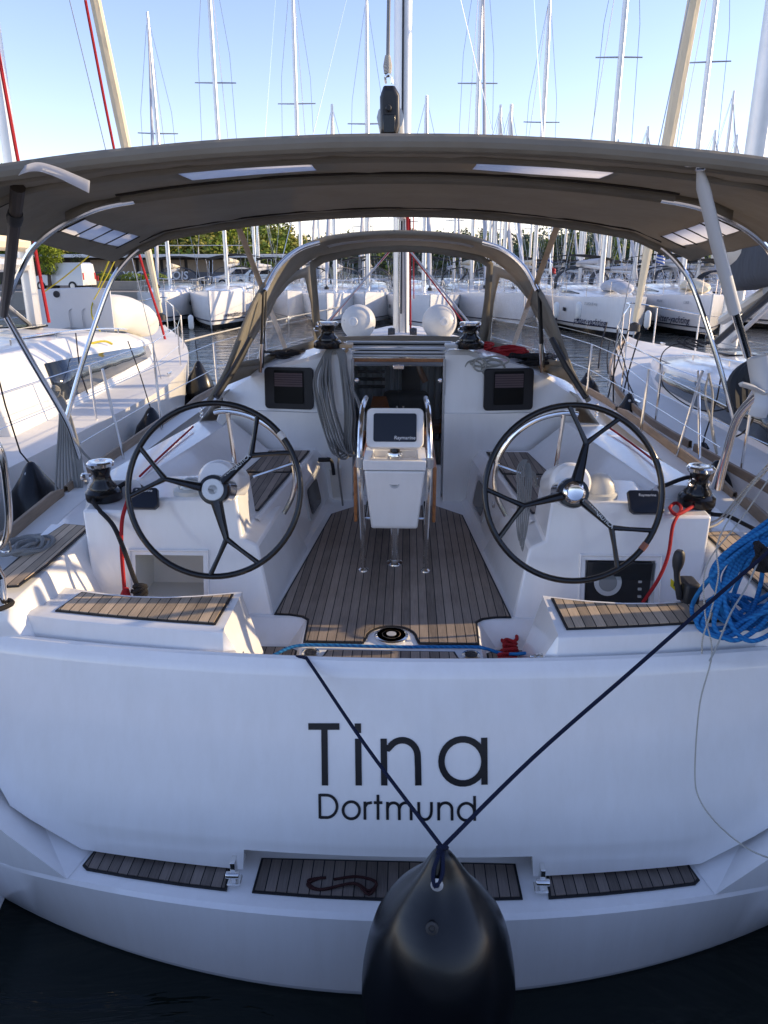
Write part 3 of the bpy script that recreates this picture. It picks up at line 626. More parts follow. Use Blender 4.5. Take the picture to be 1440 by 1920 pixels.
for s in (-1, 1):
    pts = [(s * x, se(x, .06), STEP + .004) for x in (.72, .95, 1.2, 1.40)] + [(s * 1.43, se(1.43, .08), STEP + .004), (s * 1.40, 2.90, STEP + .004), (s * .74, 2.84, STEP + .004)]
    pad(pts, 'step_teak', bpy.data.materials['step_planking'])
    h = MB(); c = Vector((s * .690, 2.66, .50)); h.box(c, (.022, .05, .12)); h.box(c + Vector((0, .0, -.06)), (.06, .06, .012)); h.tube([c + Vector((-.03, -.03, -.0)), c + Vector((.03, -.03, .0))], .016, 10); h.build('hinge', steel, panel, bevel=.003)
MB().loft([[(x, 2.86 + .05 * x * x, STEP) for x in xs[3:-3]], [(x, 3.06 + .053 * x * x, 1.34) for x in xs[3:-3]]]).build('transom_bulkhead', gel, T)
# cockpit floors
WELL = 1.13
f = MB()
f.prism([(-.455, 2.99), (.455, 2.99), (.47, 3.70), (.9, 3.72), (1.80, 3.72), (1.78, 3.95), (.5, 6.3), (-.5, 6.3), (-1.78, 3.95), (-1.80, 3.72), (-.9, 3.72), (-.47, 3.70)], 1.05, 1.243)
f.build('cockpit_sole', gel, T, bevel=.012)
for s in (-1, 1):
    MB().prism([(s * .46, 3.0), (s * .46, 3.70), (s * 1.80, 3.72), (s * 1.72, 3.16), (s * 1.2, 3.06)][::s], .95, WELL).build('helm_floor', gel, T, bevel=.006)
    pad([(s * .50, 3.05, WELL + .003), (s * .50, 3.52, WELL + .003), (s * .56, 3.56, WELL + .003), (s * .95, 3.56, WELL + .003), (s * .95, 3.05, WELL + .003)][::s], 'helm_floor_teak', tk)
    # slanted well wall
    MB().add([(s * .455, 3.0, 1.24), (s * .455, 3.42, 1.24), (s * .47, 3.70, 1.24), (s * 1.8, 3.72, 1.24), (s * 1.8, 3.62, WELL), (s * .56, 3.60, WELL), (s * .505, 3.56, WELL), (s * .50, 3.0, WELL)], [(0, 1, 6, 7), (1, 2, 5, 6), (2, 3, 4, 5)]).build('well_side', gel, T)
right = [(.452, 3.41), (.462, 3.66), (.50, 3.70), (.57, 3.72), (.655, 3.725), (.58, 4.6), (.508, 5.47), (.30, 5.70)]
hatch = [(.125 * math.cos(R(a)), 3.47 + .125 * math.sin(R(a))) for a in range(0, 181, 15)]
poly = [(.14, 3.41)] + right + [(-x, y) for x, y in right[::-1]] + [(-.14, 3.41)] + hatch[::-1]
pad([(x, y, 1.245) for x, y in poly], 'sole_teak', tk)
wk = [(.58, 3.02), (.50, 3.13), (.44, 3.21), (.37, 3.235), (.335, 3.27), (.32, 3.33)]
pad([(x, y, 1.247) for x, y in wk + [(-x, y) for x, y in wk[::-1]]], 'walkway_teak', tk)
hc = MB().lathe([(.088, 0), (.088, .010), (.078, .014), (.02, .014)], (0, 3.49, 1.245), 32).build('deck_plate', steel, T)
MB().lathe([(.074, .0145), (.048, .0145), (.048, .016), (.074, .016)], (0, 3.49, 1.245), 32).build('plate_inlay', tan, hc)
MB().lathe([(.046, .0145), (.002, .0145), (.002, .017), (.046, .017)], (0, 3.49, 1.245), 24).build('plate_inlay', blackm, hc)
MB().lathe([(.026, .017), (.010, .018), (.026, .019)], (0, 3.49, 1.245), 20).build('plate_ring', silver, hc)
for s in (-1, 1):
    d = MB().lathe([(.046, 0), (.046, .006), (.036, .009), (.034, .003)], (s * .40, 3.30, 1.248), 24).build('drain', steel, T)
    MB().lathe([(.03, .0), (.03, .005)], (s * .40, 3.30, 1.25), 20).build('drain_hole', black, d)
for x, y, z in ((0, 3.12, 1.25), (.70, 3.08, 1.33)):       # chrome latches
    l_ = MB().box((x, y - .015, z + .02), (.07, .03, .05)).tube([(x - .05, y + .01, z + .035), (x + .05, y + .01, z + .035)], .010, 8)
    l_.lathe([(.0, 0), (.03, .004), (.036, .03), (.03, .045), (0, .05)], (x, y, z), 18); l_.build('chrome_latch', steel, T, bevel=.004)
# aft helm seats
for s in (-1, 1):
    def aft(x): return 2.995 + .06 * x * x
    def fw(x): return 3.45 - .075 * math.sin(math.pi * (x - .78) / .85) + .01 * x if x < 1.71 else aft(x) + .10
    X = [.765, .85, 1.0, 1.15, 1.3, 1.45, 1.6, 1.70, 1.715, 1.80, 1.86]
    b = MB(); rw = []
    for x in X:
        rw.append([(s * x, aft(x) + .012, 1.14), (s * x, aft(x), 1.40), (s * x, aft(x) + .02, 1.485), (s * x, aft(x) + .05, 1.497), (s * x, fw(x) + .02, 1.497), (s * x, fw(x) + .03, 1.44), (s * x, fw(x) - .02, 1.14)])
    e = [Vector(p) + Vector((-s * (.115 if p[2] < 1.3 else .055 if p[2] < 1.42 else 0), 0, 0)) for p in rw[0]]
    e = [Vector((p.x, p.y + (.02 if i_ < 3 else -.02), p.z)) for i_, p in enumerate(e)]
    rw = [e] + rw[0:]
    b.loft(rw); b.add(rw[0], [tuple(range(7))]); b.add(rw[-1], [tuple(range(7))]); seat = b.build('helm_seat', gel, T, angle=50, bevel=.008)
    pts = [(s * x, aft(x) + .065, 1.499) for x in (.81, 1.0, 1.2, 1.4, 1.62)] + [(s * x, fw(x) - .015, 1.499) for x in (1.58, 1.45, 1.3, 1.15, 1.0, .9, .80)]
    o = pad(pts, 'seat_teak', tkp, seat)
    hk = MB().box((s * .70, 3.12, 1.30), (.012, .035, .09)).tube(cr([(s * .695, 3.09, 1.35), (s * .675, 3.09, 1.31), (s * .665, 3.10, 1.27)], 4), .008, 6); hk.build('catch', steel, seat, bevel=.003)
# helm side coaming with teak pad
for s in (-1, 1):
    rw = []
    for y, ez in ((3.13, 1.49), (3.17, 1.56), (3.4, 1.605), (3.8, 1.62), (4.10, 1.63)):
        i_ = 1.745 + (.05 if y < 3.2 else 0); g = gun(y)
        rw.append([(s * (i_ - .25), y, 1.1), (s * (i_ - .008), y, ez - .03), (s * (i_ + .012), y, ez), (s * (g - .25), y, ez), (s * (g - .235), y, ez - .03), (s * (g - .22), y, sheer0(y) - .01), (s * g, y, sheer0(y))])
    b = MB().loft(rw); b.add(rw[0], [tuple(range(7))]); b.build('helm_coaming', gel, T, angle=50, bevel=.006)
    MB().loft([[(s * (gun(y) - .20), y, sheer0(y) + .004), (s * (gun(y) - .03), y, sheer0(y) + .004)] for y in (3.2, 3.6, 4.0, 4.6, 5.2, 6, 7, 8, 9)]).build('side_deck', nonslip, T)
    pad([(s * 1.79, 3.24, 1.615), (s * 1.765, 3.5, 1.622), (s * 1.765, 4.05, 1.634), (s * 1.94, 4.09, 1.634), (s * 1.97, 3.8, 1.628), (s * 1.955, 3.3, 1.618), (s * 1.90, 3.22, 1.614)][::s], 'coaming_teak', tkp)
    # quarter block between panel and seat
    MB().slab([(s * 1.878, 3.20, 1.10), (s * 1.878, 3.20, 1.47), (s * 1.90, 3.205, 1.49), (s * 2.1, 3.25, 1.50), (s * 2.12, 3.2, .9)], (0, .12, 0)).build('quarter_block', gel, T, bevel=.015)
    # toe rail
    rb = MB(); yy = [3.25 + k * .25 for k in range(44)]
    seg_ = [(3.3, 4.9), (4.96, 7.9), (7.96, 11.0), (11.06, 14.0)]
    for a, c_ in seg_:
        n_ = 10; r_ = []
        for k in range(n_ + 1):
            y = a + (c_ - a) * k / n_; g = gun(y); z = sheer0(y); h_ = .075 if 0 < k < n_ else .045
            r_.append([(s * (g - .035), y, z - .01), (s * (g - .03), y, z + h_), (s * (g - .004), y, z + h_), (s * (g + .002), y, z - .01)])
        rb.loft(r_, closed=True)
    rb.build('toe_rail', woodrail, T, bevel=.004)
    # console
    fy = lambda z: 3.74 + .22 * (z - 1.24)
    c = MB(); F0 = [(.665, 1.24), (.745, 1.62), (.83, 1.66), (.86, 1.88), (1.40, 1.865), (1.46, 1.80), (1.72, 1.80), (1.66, 1.24)]
    lo, hi = (1.05, 1.29), (1.43, 1.56)
    def P_(x, z, d=0): return Vector((s * x, fy(z) + d, z))
    vs = [P_(x, z) for x, z in F0]; hole = [P_(lo[0], lo[1]), P_(lo[0], hi[1]), P_(hi[0], hi[1]), P_(hi[0], lo[1])]
    back = [Vector((s * .60, 4.75, 1.24)), Vector((s * .72, 4.55, 1.62)), Vector((s * .84, 4.26, 1.66)), Vector((s * .87, 4.28, 1.90)), Vector((s * 1.42, 4.30, 1.87)), Vector((s * 1.47, 4.32, 1.81)), Vector((s * 1.75, 4.34, 1.81)), Vector((s * 1.75, 4.34, 1.24))]
    c.add(vs + hole, [(0, 1, 2, 9, 8), (2, 3, 4, 10, 9), (4, 5, 6, 7, 11, 10), (7, 0, 8, 11)])
    c.add(vs + back, [(i, i + 1, 8 + i + 1, 8 + i) for i in range(7)])
    cons = c.build('helm_console', gel, T, angle=25, bevel=.014)
    ins = [p + Vector((0, .30, 0)) for p in hole]
    nb = MB().add(hole + ins, [(0, 1, 5, 4), (1, 2, 6, 5), (2, 3, 7, 6), (3, 0, 4, 7), (4, 5, 6, 7)]) if s < 0 else MB().add(hole + [p + Vector((0, .05, 0)) for p in hole], [(0, 1, 5, 4), (1, 2, 6, 5), (2, 3, 7, 6), (3, 0, 4, 7), (4, 5, 6, 7)])
    nb.build('locker_recess', cream if s < 0 else gel, cons)
    fr = MB(); o_ = .028; q = [P_(lo[0] - o_, lo[1] - o_, -.004), P_(lo[0] - o_, hi[1] + o_, -.004), P_(hi[0] + o_, hi[1] + o_, -.004), P_(hi[0] + o_, lo[1] - o_, -.004)]
    fr.tube(q, .009, 8, closed=True); fr.build('locker_frame', gel, cons)
    # hub boss
    ax = Vector((0, -math.cos(PITCH), math.sin(PITCH)))
    hub = Vector((s * .905, 3.60, 2.005))
    bs = MB().lathe([(.112, -.50), (.112, -.24), (.106, -.205), (.09, -.185), (.06, -.18)], hub + Vector((s * .035, .02, .055)), 32, ax); bs.build('hub_boss', gel, cons)
    MB().lathe([(.075, -.20), (.07, -.07), (.04, -.06)], hub + Vector((0, 0, .01)), 28, ax).build('steering_shaft', steel, cons)
# compass domes, instrument heads
for s in (-1, 1):
    c0 = Vector((s * 1.14, 3.99, 1.872))
    o = MB().lathe([(.098, 0), (.098, .022), (.085, .03), (.03, .032)], c0, 32).build('compass', cream, T)
    if s > 0: MB().lathe([(.082, .0), (.082, .03), (.074, .068), (.052, .1), (.026, .115), (0.002, .12)], c0 + Vector((0, 0, .01)), 32).build('compass_cover', cream, o)
    else: MB().lathe([(.07, .0), (.068, .03), (.05, .055), (.02, .066), (0.002, .068)], c0 + Vector((0, 0, .02)), 28).build('compass_glass', mat('compass_glass', (.4, .42, .42), .08, coat=1), o)
    q = [(1.295, .0), (1.435, .0), (1.442, .015), (1.425, .115), (1.415, .122), (1.30, .122), (1.29, .115), (1.275, .02)] if s < 0 else [(1.285, .0), (1.435, .0), (1.445, .015), (1.425, .125), (1.415, .132), (1.27, .132), (1.26, .125), (1.265, .02)]
    up = Vector((0, .6, .8)).normalized()
    b0 = Vector((0, 3.80, 1.835)); P = [b0 + Vector((s * x, 0, 0)) + up * h for x, h in q]
    d = MB().slab(P, Vector((0, .03, -.02))).build('instrument_cover', screen, T, bevel=.006)
    text_mb('Raymarine', .022, b0 + Vector((s * 1.36, -.001, 0)) + up * .102, (1, 0, 0), up, .0035).build('cover_lettering', whitep, d, smooth=False)
# engine panel on the right console
fy = lambda z: 3.74 + .22 * (z - 1.24)
ep = MB().box((1.24, fy(1.425) + .035, 1.425), (.35, .03, .25)).build('engine_panel', blackm, T, bevel=.006)
gz = Vector((0, -1, .22)).normalized()
MB().lathe([(.075, .018), (.075, .024), (.005, .024)], (1.18, fy(1.43) + .035, 1.43), 28, gz).build('gauge', silver, ep)
MB().lathe([(.05, .025), (.048, .027), (.005, .027)], (1.18, fy(1.43) + .035, 1.43), 24, gz).build('gauge_face', mat('gauge_face', (.25, .25, .24), .4), ep)
for k in range(4): MB().box((1.355, fy(1.36 + .04 * k) + .015, 1.36 + .04 * k), (.018, .01, .012)).build('switch', silver, ep)
MB().box((1.26, fy(1.50) + .0, 1.50), (.34, .006, .10)).build('clear_flap', acryl, ep)
# throttle lever and yellow sticker
lv = MB().box(A(1291, 1108, y=3.44), (.075, .13, .12)).build('throttle', blackm, T, bevel=.015)
MB().tube(cr([A(1275, 1122, y=3.42), A(1271, 1095, y=3.42), A(1269, 1074, y=3.42), A(1272, 1052, y=3.42), A(1275, 1032, y=3.42)], 4), [.017] * 5 + [.015] * 4 + [.018, .024, .027, .029, .029, .027, .024, .016], 12).build('throttle_lever', blackm, lv)
MB().slab([A(1258, 1085, y=3.47), A(1271, 1096, y=3.47), A(1271, 1113, y=3.47), A(1257, 1099, y=3.47)], (0, .003, 0)).build('warning_label', yel, T, smooth=False)
MB().box(A(1264, 1096, y=3.467), (.004, .002, .018)).build('warning_mark', blackm, T)
# winches
def winch(c, n='winch', sc_=1.0, hz=1.0):
    c = Vector(c); k0 = len(sc.objects); b = MB().lathe([(.115 * sc_, 0), (.12 * sc_, .01), (.12 * sc_, .045), (.1 * sc_, .06), (.09 * sc_, .062)], c, 28).build(n, black, T)
    MB().lathe([(.09 * sc_, .06), (.088 * sc_, .075), (.062 * sc_, .10), (.055 * sc_, .13), (.066 * sc_, .165), (.078 * sc_, .175)], c, 28).build('drum', black, b)
    MB().lathe([(.078 * sc_, .172), (.088 * sc_, .18), (.09 * sc_, .195), (.08 * sc_, .203), (.04 * sc_, .206), (.02 * sc_, .20), (.002, .20)], c, 32).build('winch_top', steel, b)
    MB().tube(cr([c + Vector((-.05, -.06, .17)) * sc_, c + Vector((-.09, -.085, .18)) * sc_, c + Vector((-.10, -.09, .15)) * sc_, c + Vector((-.07, -.08, .14)) * sc_], 4), .008 * sc_, 6).build('self_tailing_arm', steel, b)
    if hz != 1.0:
        for o in [b] + list(b.children):
            for v in o.data.vertices: v.co.z = c.z + (v.co.z - c.z) * hz
    return b
winch((-1.665, 4.05, 1.805), sc_=.84, hz=1.12); winch((1.70, 4.05, 1.805), sc_=.84, hz=1.12)
# steering wheels
def wheel(s, angs, tape, tm):
    hub = Vector((s * .905, 3.60, 2.005)); M = Matrix.Rotation(-PITCH, 3, 'X')      # local x, z in the wheel plane, -y towards the helm
    W = lambda x, z, y=0: hub + M @ Vector((x, y, z))
    Rr = .440; t = MB().tube([W(Rr * math.cos(2 * math.pi * k / 72), Rr * math.sin(2 * math.pi * k / 72)) for k in range(72)], .0155, 12, closed=True).build('steering_wheel', black, T)
    for a in angs:
        ca, sa = math.cos(R(a)), math.sin(R(a)); fr_ = .265
        MB().tube([W(.06 * ca, .06 * sa, -.01), W(.16 * ca, .16 * sa, -.008), W(fr_ * ca, fr_ * sa, 0)], [.034, .025, .016], 10, flat=.7).build('spoke', black, t)
        for d in (-17, 17):
            e = (math.cos(R(a + d)), math.sin(R(a + d)))
            MB().tube([W(fr_ * ca * .97, fr_ * sa * .97), W(.33 * math.cos(R(a + d * .55)), .33 * math.sin(R(a + d * .55))), W(.435 * e[0], .435 * e[1])], [.015, .0115, .013], 8).build('spoke_fork', black, t)
    ax = M @ Vector((0, -1, 0))
    MB().lathe([(.075, -.05), (.078, 0), (.074, .022), (.05, .026), (.0, .026)], hub, 32, ax).build('hub', black, t)
    if s < 0:
        MB().lathe([(.056, .0265), (.054, .029), (.024, .029), (.024, .0265)], hub, 32, ax).build('hub_ring', silver, t)
    else:
        MB().lathe([(.058, .026), (.055, .034), (.04, .045), (.034, .042), (.002, .042)], hub, 32, ax).build('hub_cap', steel, t)
    tp = [W(Rr * math.cos(R(tape + k)), Rr * math.sin(R(tape + k))) for k in (-2.6, 0, 2.6)]
    MB().tube(tp, .0175, 12).build('tape_band', tm, t)
    a = angs[1] if s < 0 else angs[2]
    xd = M @ Vector((math.cos(R(a)), 0, math.sin(R(a)))); yd = M @ Vector((-math.sin(R(a)), 0, math.cos(R(a))))
    text_mb('CARBONAUTICA', .026, hub + xd * .155 + M @ Vector((0, -.028, 0)), xd, yd, .004).build('spoke_lettering', silver, t, smooth=False)
    return t
w1 = wheel(-1, (168, 43, -75), 39, mat('white_tape', (.6, .58, .55), .6)); w2 = wheel(1, (76, 195, -42), -37, mat('brown_tape', (.22, .08, .05), .6))
# stainless guards round the helm
for s in (-1, 1):
    g = MB(); c0 = Vector((s * .86, 4.22, 1.86))
    P = [c0 + Vector((s * .18, 0, .42))] + [c0 + Vector((s * (.16 - .42 * math.sin(R(a))) * 1.0, .0 + .1 * math.sin(R(a)), .02 + .41 * math.cos(R(a)))) for a in range(5, 140, 15)]
    g.tube(cr(P, 3), .0155, 10); g.tube([c0 + Vector((s * .10, 0, .42)), c0 + Vector((s * .07, 0, .0))], .0125, 8); g.tube([c0 + Vector((-s * .25, .08, .10)), c0 + Vector((-s * .02, .03, .03))], .0125, 8)
    g.build('grab_rail', steel, T)
# cockpit seats and coamings (lofted moulding)
for s in (-1, 1):
    rw = []
    for k in range(9):
        f_ = k / 8; y = 4.15 + 1.75 * f_
        def L_(a, b_): return a + (b_ - a) * f_
        g = gun(y); cx = L_(1.50, 1.33)
        rw.append([(s * (L_(.66, .50)), y, 1.235), (s * (L_(.70, .54)), y, 1.262), (s * L_(.70, .555), y, 1.275), (s * L_(.755, .60), y, 1.585), (s * L_(.80, .66), y, 1.655), (s * L_(.815, .675), y, 1.662), (s * L_(1.22, 1.04), y, 1.655), (s * L_(1.245, 1.07), y, 1.665),
                   (s * (cx - .015), y, 1.87), (s * cx, y, 1.89), (s * (cx + .015), y, 1.893), (s * (cx + .27), y, 1.885), (s * (cx + .30), y, 1.86), (s * (cx + .36), y, sheer0(y) + .03), (s * (cx + .40), y, sheer0(y) + .005), (s * g, y, sheer0(y))])
    b = MB().loft(rw); b.build('cockpit_moulding', gel, T, angle=22)
    MB().add([Vector(p) for p in rw[0][8:14]] + [Vector((s * 1.88, 4.15, 1.3)), Vector((s * 1.4, 4.15, 1.3))], [tuple(range(8))]).build('coaming_end', gel, T)
    # seat teak in two pads
    for y0, y1 in ((4.28, 5.12), (5.15, 5.80)):
        F_ = lambda y: (y - 4.15) / 1.75
        a0, a1 = F_(y0), F_(y1); inx = lambda q: .835 - .14 * q; oux = lambda q: 1.20 - .18 * q
        pad([(s * inx(a0), y0, 1.666), (s * oux(a0), y0, 1.663), (s * oux(a1), y1, 1.663), (s * inx(a1), y1, 1.666)][::-s], 'seat_teak', tk)
    # portlight in the seat front, mouldings
    pf = lambda y, z: s * (.70 - .145 * (y - 4.15) / 1.75 + (.055) * (z - 1.275) / .31)
    def rr_(y0, y1, z0, z1, r, off_): 
        out = []
        for cy, cz, a0 in ((y1 - r, z1 - r, 0), (y0 + r, z1 - r, 90), (y0 + r, z0 + r, 180), (y1 - r, z0 + r, 270)):
            for a in range(a0, a0 + 91, 30): 
                yy_, zz_ = cy + r * math.cos(R(a)), cz + r * math.sin(R(a)); out.append((pf(yy_, zz_) - s * off_, yy_, zz_))
        return out
    w_ = MB().slab(rr_(5.08, 5.55, 1.31, 1.565, .05, .016), (s * .03, 0, 0)).build('portlight', hullgrey, T, bevel=.006)
    MB().slab(rr_(5.14, 5.49, 1.345, 1.535, .04, .020), (s * .03, 0, 0)).build('portlight_glass', tint, w_)
    MB().slab(rr_(4.22, 4.72, 1.30, 1.56, .03, .004), (s * .03, 0, 0)).build('locker_lid', gel, T, bevel=.006)
    MB().box((pf(4.9, 1.52) - s * .01, 4.9, 1.52), (.02, .05, .035)).build('lid_latch', steel, T, bevel=.004)
    MB().slab(rr_(3.98, 4.10, 1.32, 1.46, .03, .012), (s * .02, 0, 0)).build('socket_plate', cream if s < 0 else gel, T, bevel=.004)
# aft cabin bulkhead
for s in (-1, 1):
    BY = lambda z: 5.84 + .13 * (z - 1.25)
    def q_(x, z, d=0): return Vector((s * x, BY(z) + d + .16 * max(0, x - .75), z))
    rows = [[q_(x, 1.22) for x in (.37, .55, .75, 1.0, 1.2, 1.42)], [q_(x, 1.95) for x in (.37, .55, .75, 1.0, 1.22, 1.44)], [q_(x, 1.955, .02) for x in (.37, .55, .75, 1.0, 1.22, 1.44)],
            [q_(x, z, .04) for x, z in ((.37, 2.40), (.55, 2.40), (.75, 2.34), (1.0, 2.28), (1.22, 2.20), (1.45, 2.05))], [q_(x, z, .07) for x, z in ((.40, 2.44), (.55, 2.44), (.75, 2.37), (1.0, 2.31), (1.22, 2.225), (1.46, 2.06))],
            [q_(x, z, .45) for x, z in ((.40, 2.46), (.55, 2.46), (.75, 2.40), (1.0, 2.34), (1.24, 2.26), (1.5, 2.09))]]
    b = MB().loft(rows); b.loft([[q_(.37, 1.22), q_(.37, 1.95), q_(.37, 2.40, .04), q_(.40, 2.44, .07)], [q_(.37, 1.22, .3), q_(.37, 1.95, .3), q_(.37, 2.40, .34), q_(.40, 2.44, .45)]])
    b.build('cabin_bulkhead', gel, T, angle=30)
    def rb_(x0, x1, z0, z1, r, d):
        out = []
        for cx, cz, a0 in ((x1 - r, z1 - r, 0), (x0 + r, z1 - r, 90), (x0 + r, z0 + r, 180), (x1 - r, z0 + r, 270)):
            for a in range(a0, a0 + 91, 30): xx, zz = cx + r * math.cos(R(a)), cz + r * math.sin(R(a)); out.append(q_(xx, zz, d))
        return out
    pw_ = MB().slab(rb_(.68, 1.08, 1.975, 2.30, .03, -.006), (0, .05, 0)).build('bulkhead_window', mat('window_frame_dark', (.012, .010, .014), .35, spec=.3), T, bevel=.004)
    MB().slab(rb_(.76, 1.00, 2.02, 2.28, .01, -.010), (0, .01, 0)).build('window_pane', pane_dark, pw_)
    bl = MB(); [bl.slab([q_(.765, 2.155 + .018 * k, -.014), q_(.765, 2.170 + .018 * k, -.014), q_(.995, 2.170 + .018 * k, -.014), q_(.995, 2.155 + .018 * k, -.014)], (0, .003, 0)) for k in range(6)]
    bl.build('pleated_blind', mat('blind', (.10, .07, .08), .7), pw_, smooth=False)
    winch((s * .56, 6.02, 2.455), sc_=.95)
    # cabin side from bulkhead down to side deck, running forward
    r2 = []
    for k in range(9):
        y = 5.85 + k * .75; g = gun(y); wt = min(1.40, g - .75) * (1 - .01 * k)
        r2.append([(s * (wt + .42), y, sheer0(y)), (s * (wt + .22), y, sheer0(y) + .28), (s * wt, y, 2.12 - .035 * k), (s * wt * .7, y, 2.31 - .03 * k), (s * wt * .3, y, 2.40 - .03 * k), (0, y, 2.43 - .03 * k)])
    if s < 0: r2 = [r for r in r2]
    m0 = MB().loft(r2[1:]); m0.loft([r2[0][:3], r2[1][:3]]); m0.build('coachroof', nonslip, T, angle=30)
# companionway
g_ = MB()
for k in range(5): g_.box((0, 6.10 + .05 * k, 2.385 + .022 * k), (.86, .036, .016))
g_.build('sliding_hatch', hullgrey, T, bevel=.004)
MB().box((0, 6.13, 2.35), (.78, .05, .03)).build('hatch_lip', wood, T, bevel=.005); MB().box((0, 6.35, 2.46), (.9, .25, .012)).build('hatch_top', tint, T, bevel=.004)
for s in (-1, 1):
    MB().box((s * .415, 6.03, 2.475), (.10, .16, .03)).build('hatch_rail_end', tan if s < 0 else hullgrey, T, bevel=.008)
    fr = MB().box((s * .365, 6.0, 1.82), (.022, .05, 1.10)).build('companionway_frame', alud, T, bevel=.004)
    MB().lathe([(.018, 0), (.018, .02), (.008, .028)], (s * .33, 5.97, 2.21), 14, (0, -1, 0)).build('door_knob', steel, fr)
    dr = MB().box((s * .17, 6.0, 1.92), (.33, .008, .82)).build('companionway_door', acryl, T)
    MB().tube([(s * .025 + .015, 5.985, 1.92), (s * .025 + .015, 5.985, 2.0)], .008, 6).build('door_catch', steel, dr)
MB().box((0.0, 5.99, 2.31), (.09, .02, .035)).build('latch_plate', steel, T, bevel=.006)
MB().box((0, 5.99, 1.36), (.72, .05, .30)).build('companionway_sill', gel, T, bevel=.01)
ci = MB().add([(-.9, 6.12, .7), (.9, 6.12, .7), (.9, 6.12, 2.3), (-.9, 6.12, 2.3), (-.9, 8.2, .7), (.9, 8.2, .7), (.9, 8.2, 2.3), (-.9, 8.2, 2.3)], [(4, 5, 6, 7), (0, 3, 7, 4), (1, 2, 6, 5), (0, 1, 5, 4), (3, 2, 6, 7)]).build('saloon_lining', mat('saloon_wood', (.30, .24, .18), .5), T, smooth=False)
cu = MB()
for x0, x1 in ((-.52, -.2), (-.2, .02), (.2, .5)): cu.loft([[(x0 + (x1 - x0) * k / 14, 7.2 + .03 * math.sin(k * 1.9), z) for k in range(15)] for z in (1.25, 2.28)])
cu.build('cabin_curtain', mat('curtain_cloth', (.75, .76, .78), .9), ci)
vt = MB(); [vt.box((-.27, 7.1, 1.98 + .07 * k), (.26, .02, .028)) for k in range(4)]; vt.build('vent_slats', blackm, ci)
bp_ = MB().box((.06, 6.75, 1.72), (.42, .22, .55)).build('backpack', blackm, ci, bevel=.06, segs=3)  # black backpack inside the companionway
MB().box((.30, 7.0, 1.62), (.30, .2, .10)).build('galley_shelf', wood, ci, bevel=.01); MB().box((.28, 6.9, 1.35), (.34, .1, .32)).build('galley_front', cream, ci)
MB().tube(cr([(.16, 6.5, 2.28), (.19, 6.48, 2.2), (.23, 6.47, 2.12)], 4), .028, 10).build('wooden_handle', wood, ci)
oc = MB()
for k in range(9): oc.tube(cr([(-.22 + .012 * k, 6.55, 1.98), (-.25 + .014 * k, 6.52, 1.85), (-.23 + .015 * k, 6.52, 1.68), (-.19 + .012 * k, 6.53, 1.66), (-.18 + .012 * k, 6.53, 1.84), (-.20 + .010 * k, 6.55, 1.98)], 4), .008, 6)
tag(oc.build('rope_hank', r_or), 'orange rope hank hanging inside the companionway', 'rope')
# instrument pedestal with folding table
pd = MB(); 
def bx(z, wx, y0, y1): return [(-wx, y0, z), (wx, y0, z), (wx, y1, z), (-wx, y1, z)]
rw = [bx(1.545, .135, 4.32, 4.50), bx(1.56, .143, 4.30, 4.52), bx(1.935, .180, 4.24, 4.56)]
pd.loft(rw, closed=True); pd.add(rw[0], [(0, 1, 2, 3)]); pd.add(rw[-1], [(0, 1, 2, 3)])
ped = pd.build('instrument_pedestal', gel, T, bevel=.012)
ld = MB().loft([bx(1.942, .184, 4.235, 4.57), bx(2.0, .186, 4.23, 4.58)], closed=True)
ld.add([(-.186, 4.23, 2.0), (.186, 4.23, 2.0), (.186, 4.58, 2.0), (-.186, 4.58, 2.0), (-.135, 4.27, 2.0), (.135, 4.27, 2.0), (.135, 4.50, 2.0), (-.135, 4.50, 2.0)], [(0, 1, 5, 4), (1, 2, 6, 5), (2, 3, 7, 6), (3, 0, 4, 7)])
ld.add([(-.135, 4.27, 2.0), (.135, 4.27, 2.0), (.135, 4.50, 2.0), (-.135, 4.50, 2.0), (-.13, 4.28, 1.955), (.13, 4.28, 1.955), (.13, 4.5, 1.955), (-.13, 4.5, 1.955)], [(0, 1, 5, 4), (1, 2, 6, 5), (2, 3, 7, 6), (3, 0, 4, 7), (4, 5, 6, 7)])
ld.build('pedestal_top', gel, ped, bevel=.006)
em = MB().lathe([(.022, 0), (.022, .001), (.031, .001), (.031, 0)], (0, 4.255, 1.855), 28, (0, -1, .1)); em.lathe([(.0205, 0), (.002, .001)], (0, 4.256, 1.852), 24, (0, -1, .1)); em.build('shell_emblem', hullgrey, ped)
MB().box((0, 4.252, 1.883), (.016, .008, .014)).build('emblem_tab', gel, ped, bevel=.002)
cp = MB().lathe([(.05, 0), (.05, .035), (.045, .05), (.03, .055), (.028, .05), (.002, .05)], (.0, 4.38, 1.965), 24).build('chrome_mount', steel, ped)
MB().lathe([(.026, .05), (.03, .06), (.02, .1)], (0, 4.38, 1.965), 16).build('mount_neck', black, cp)
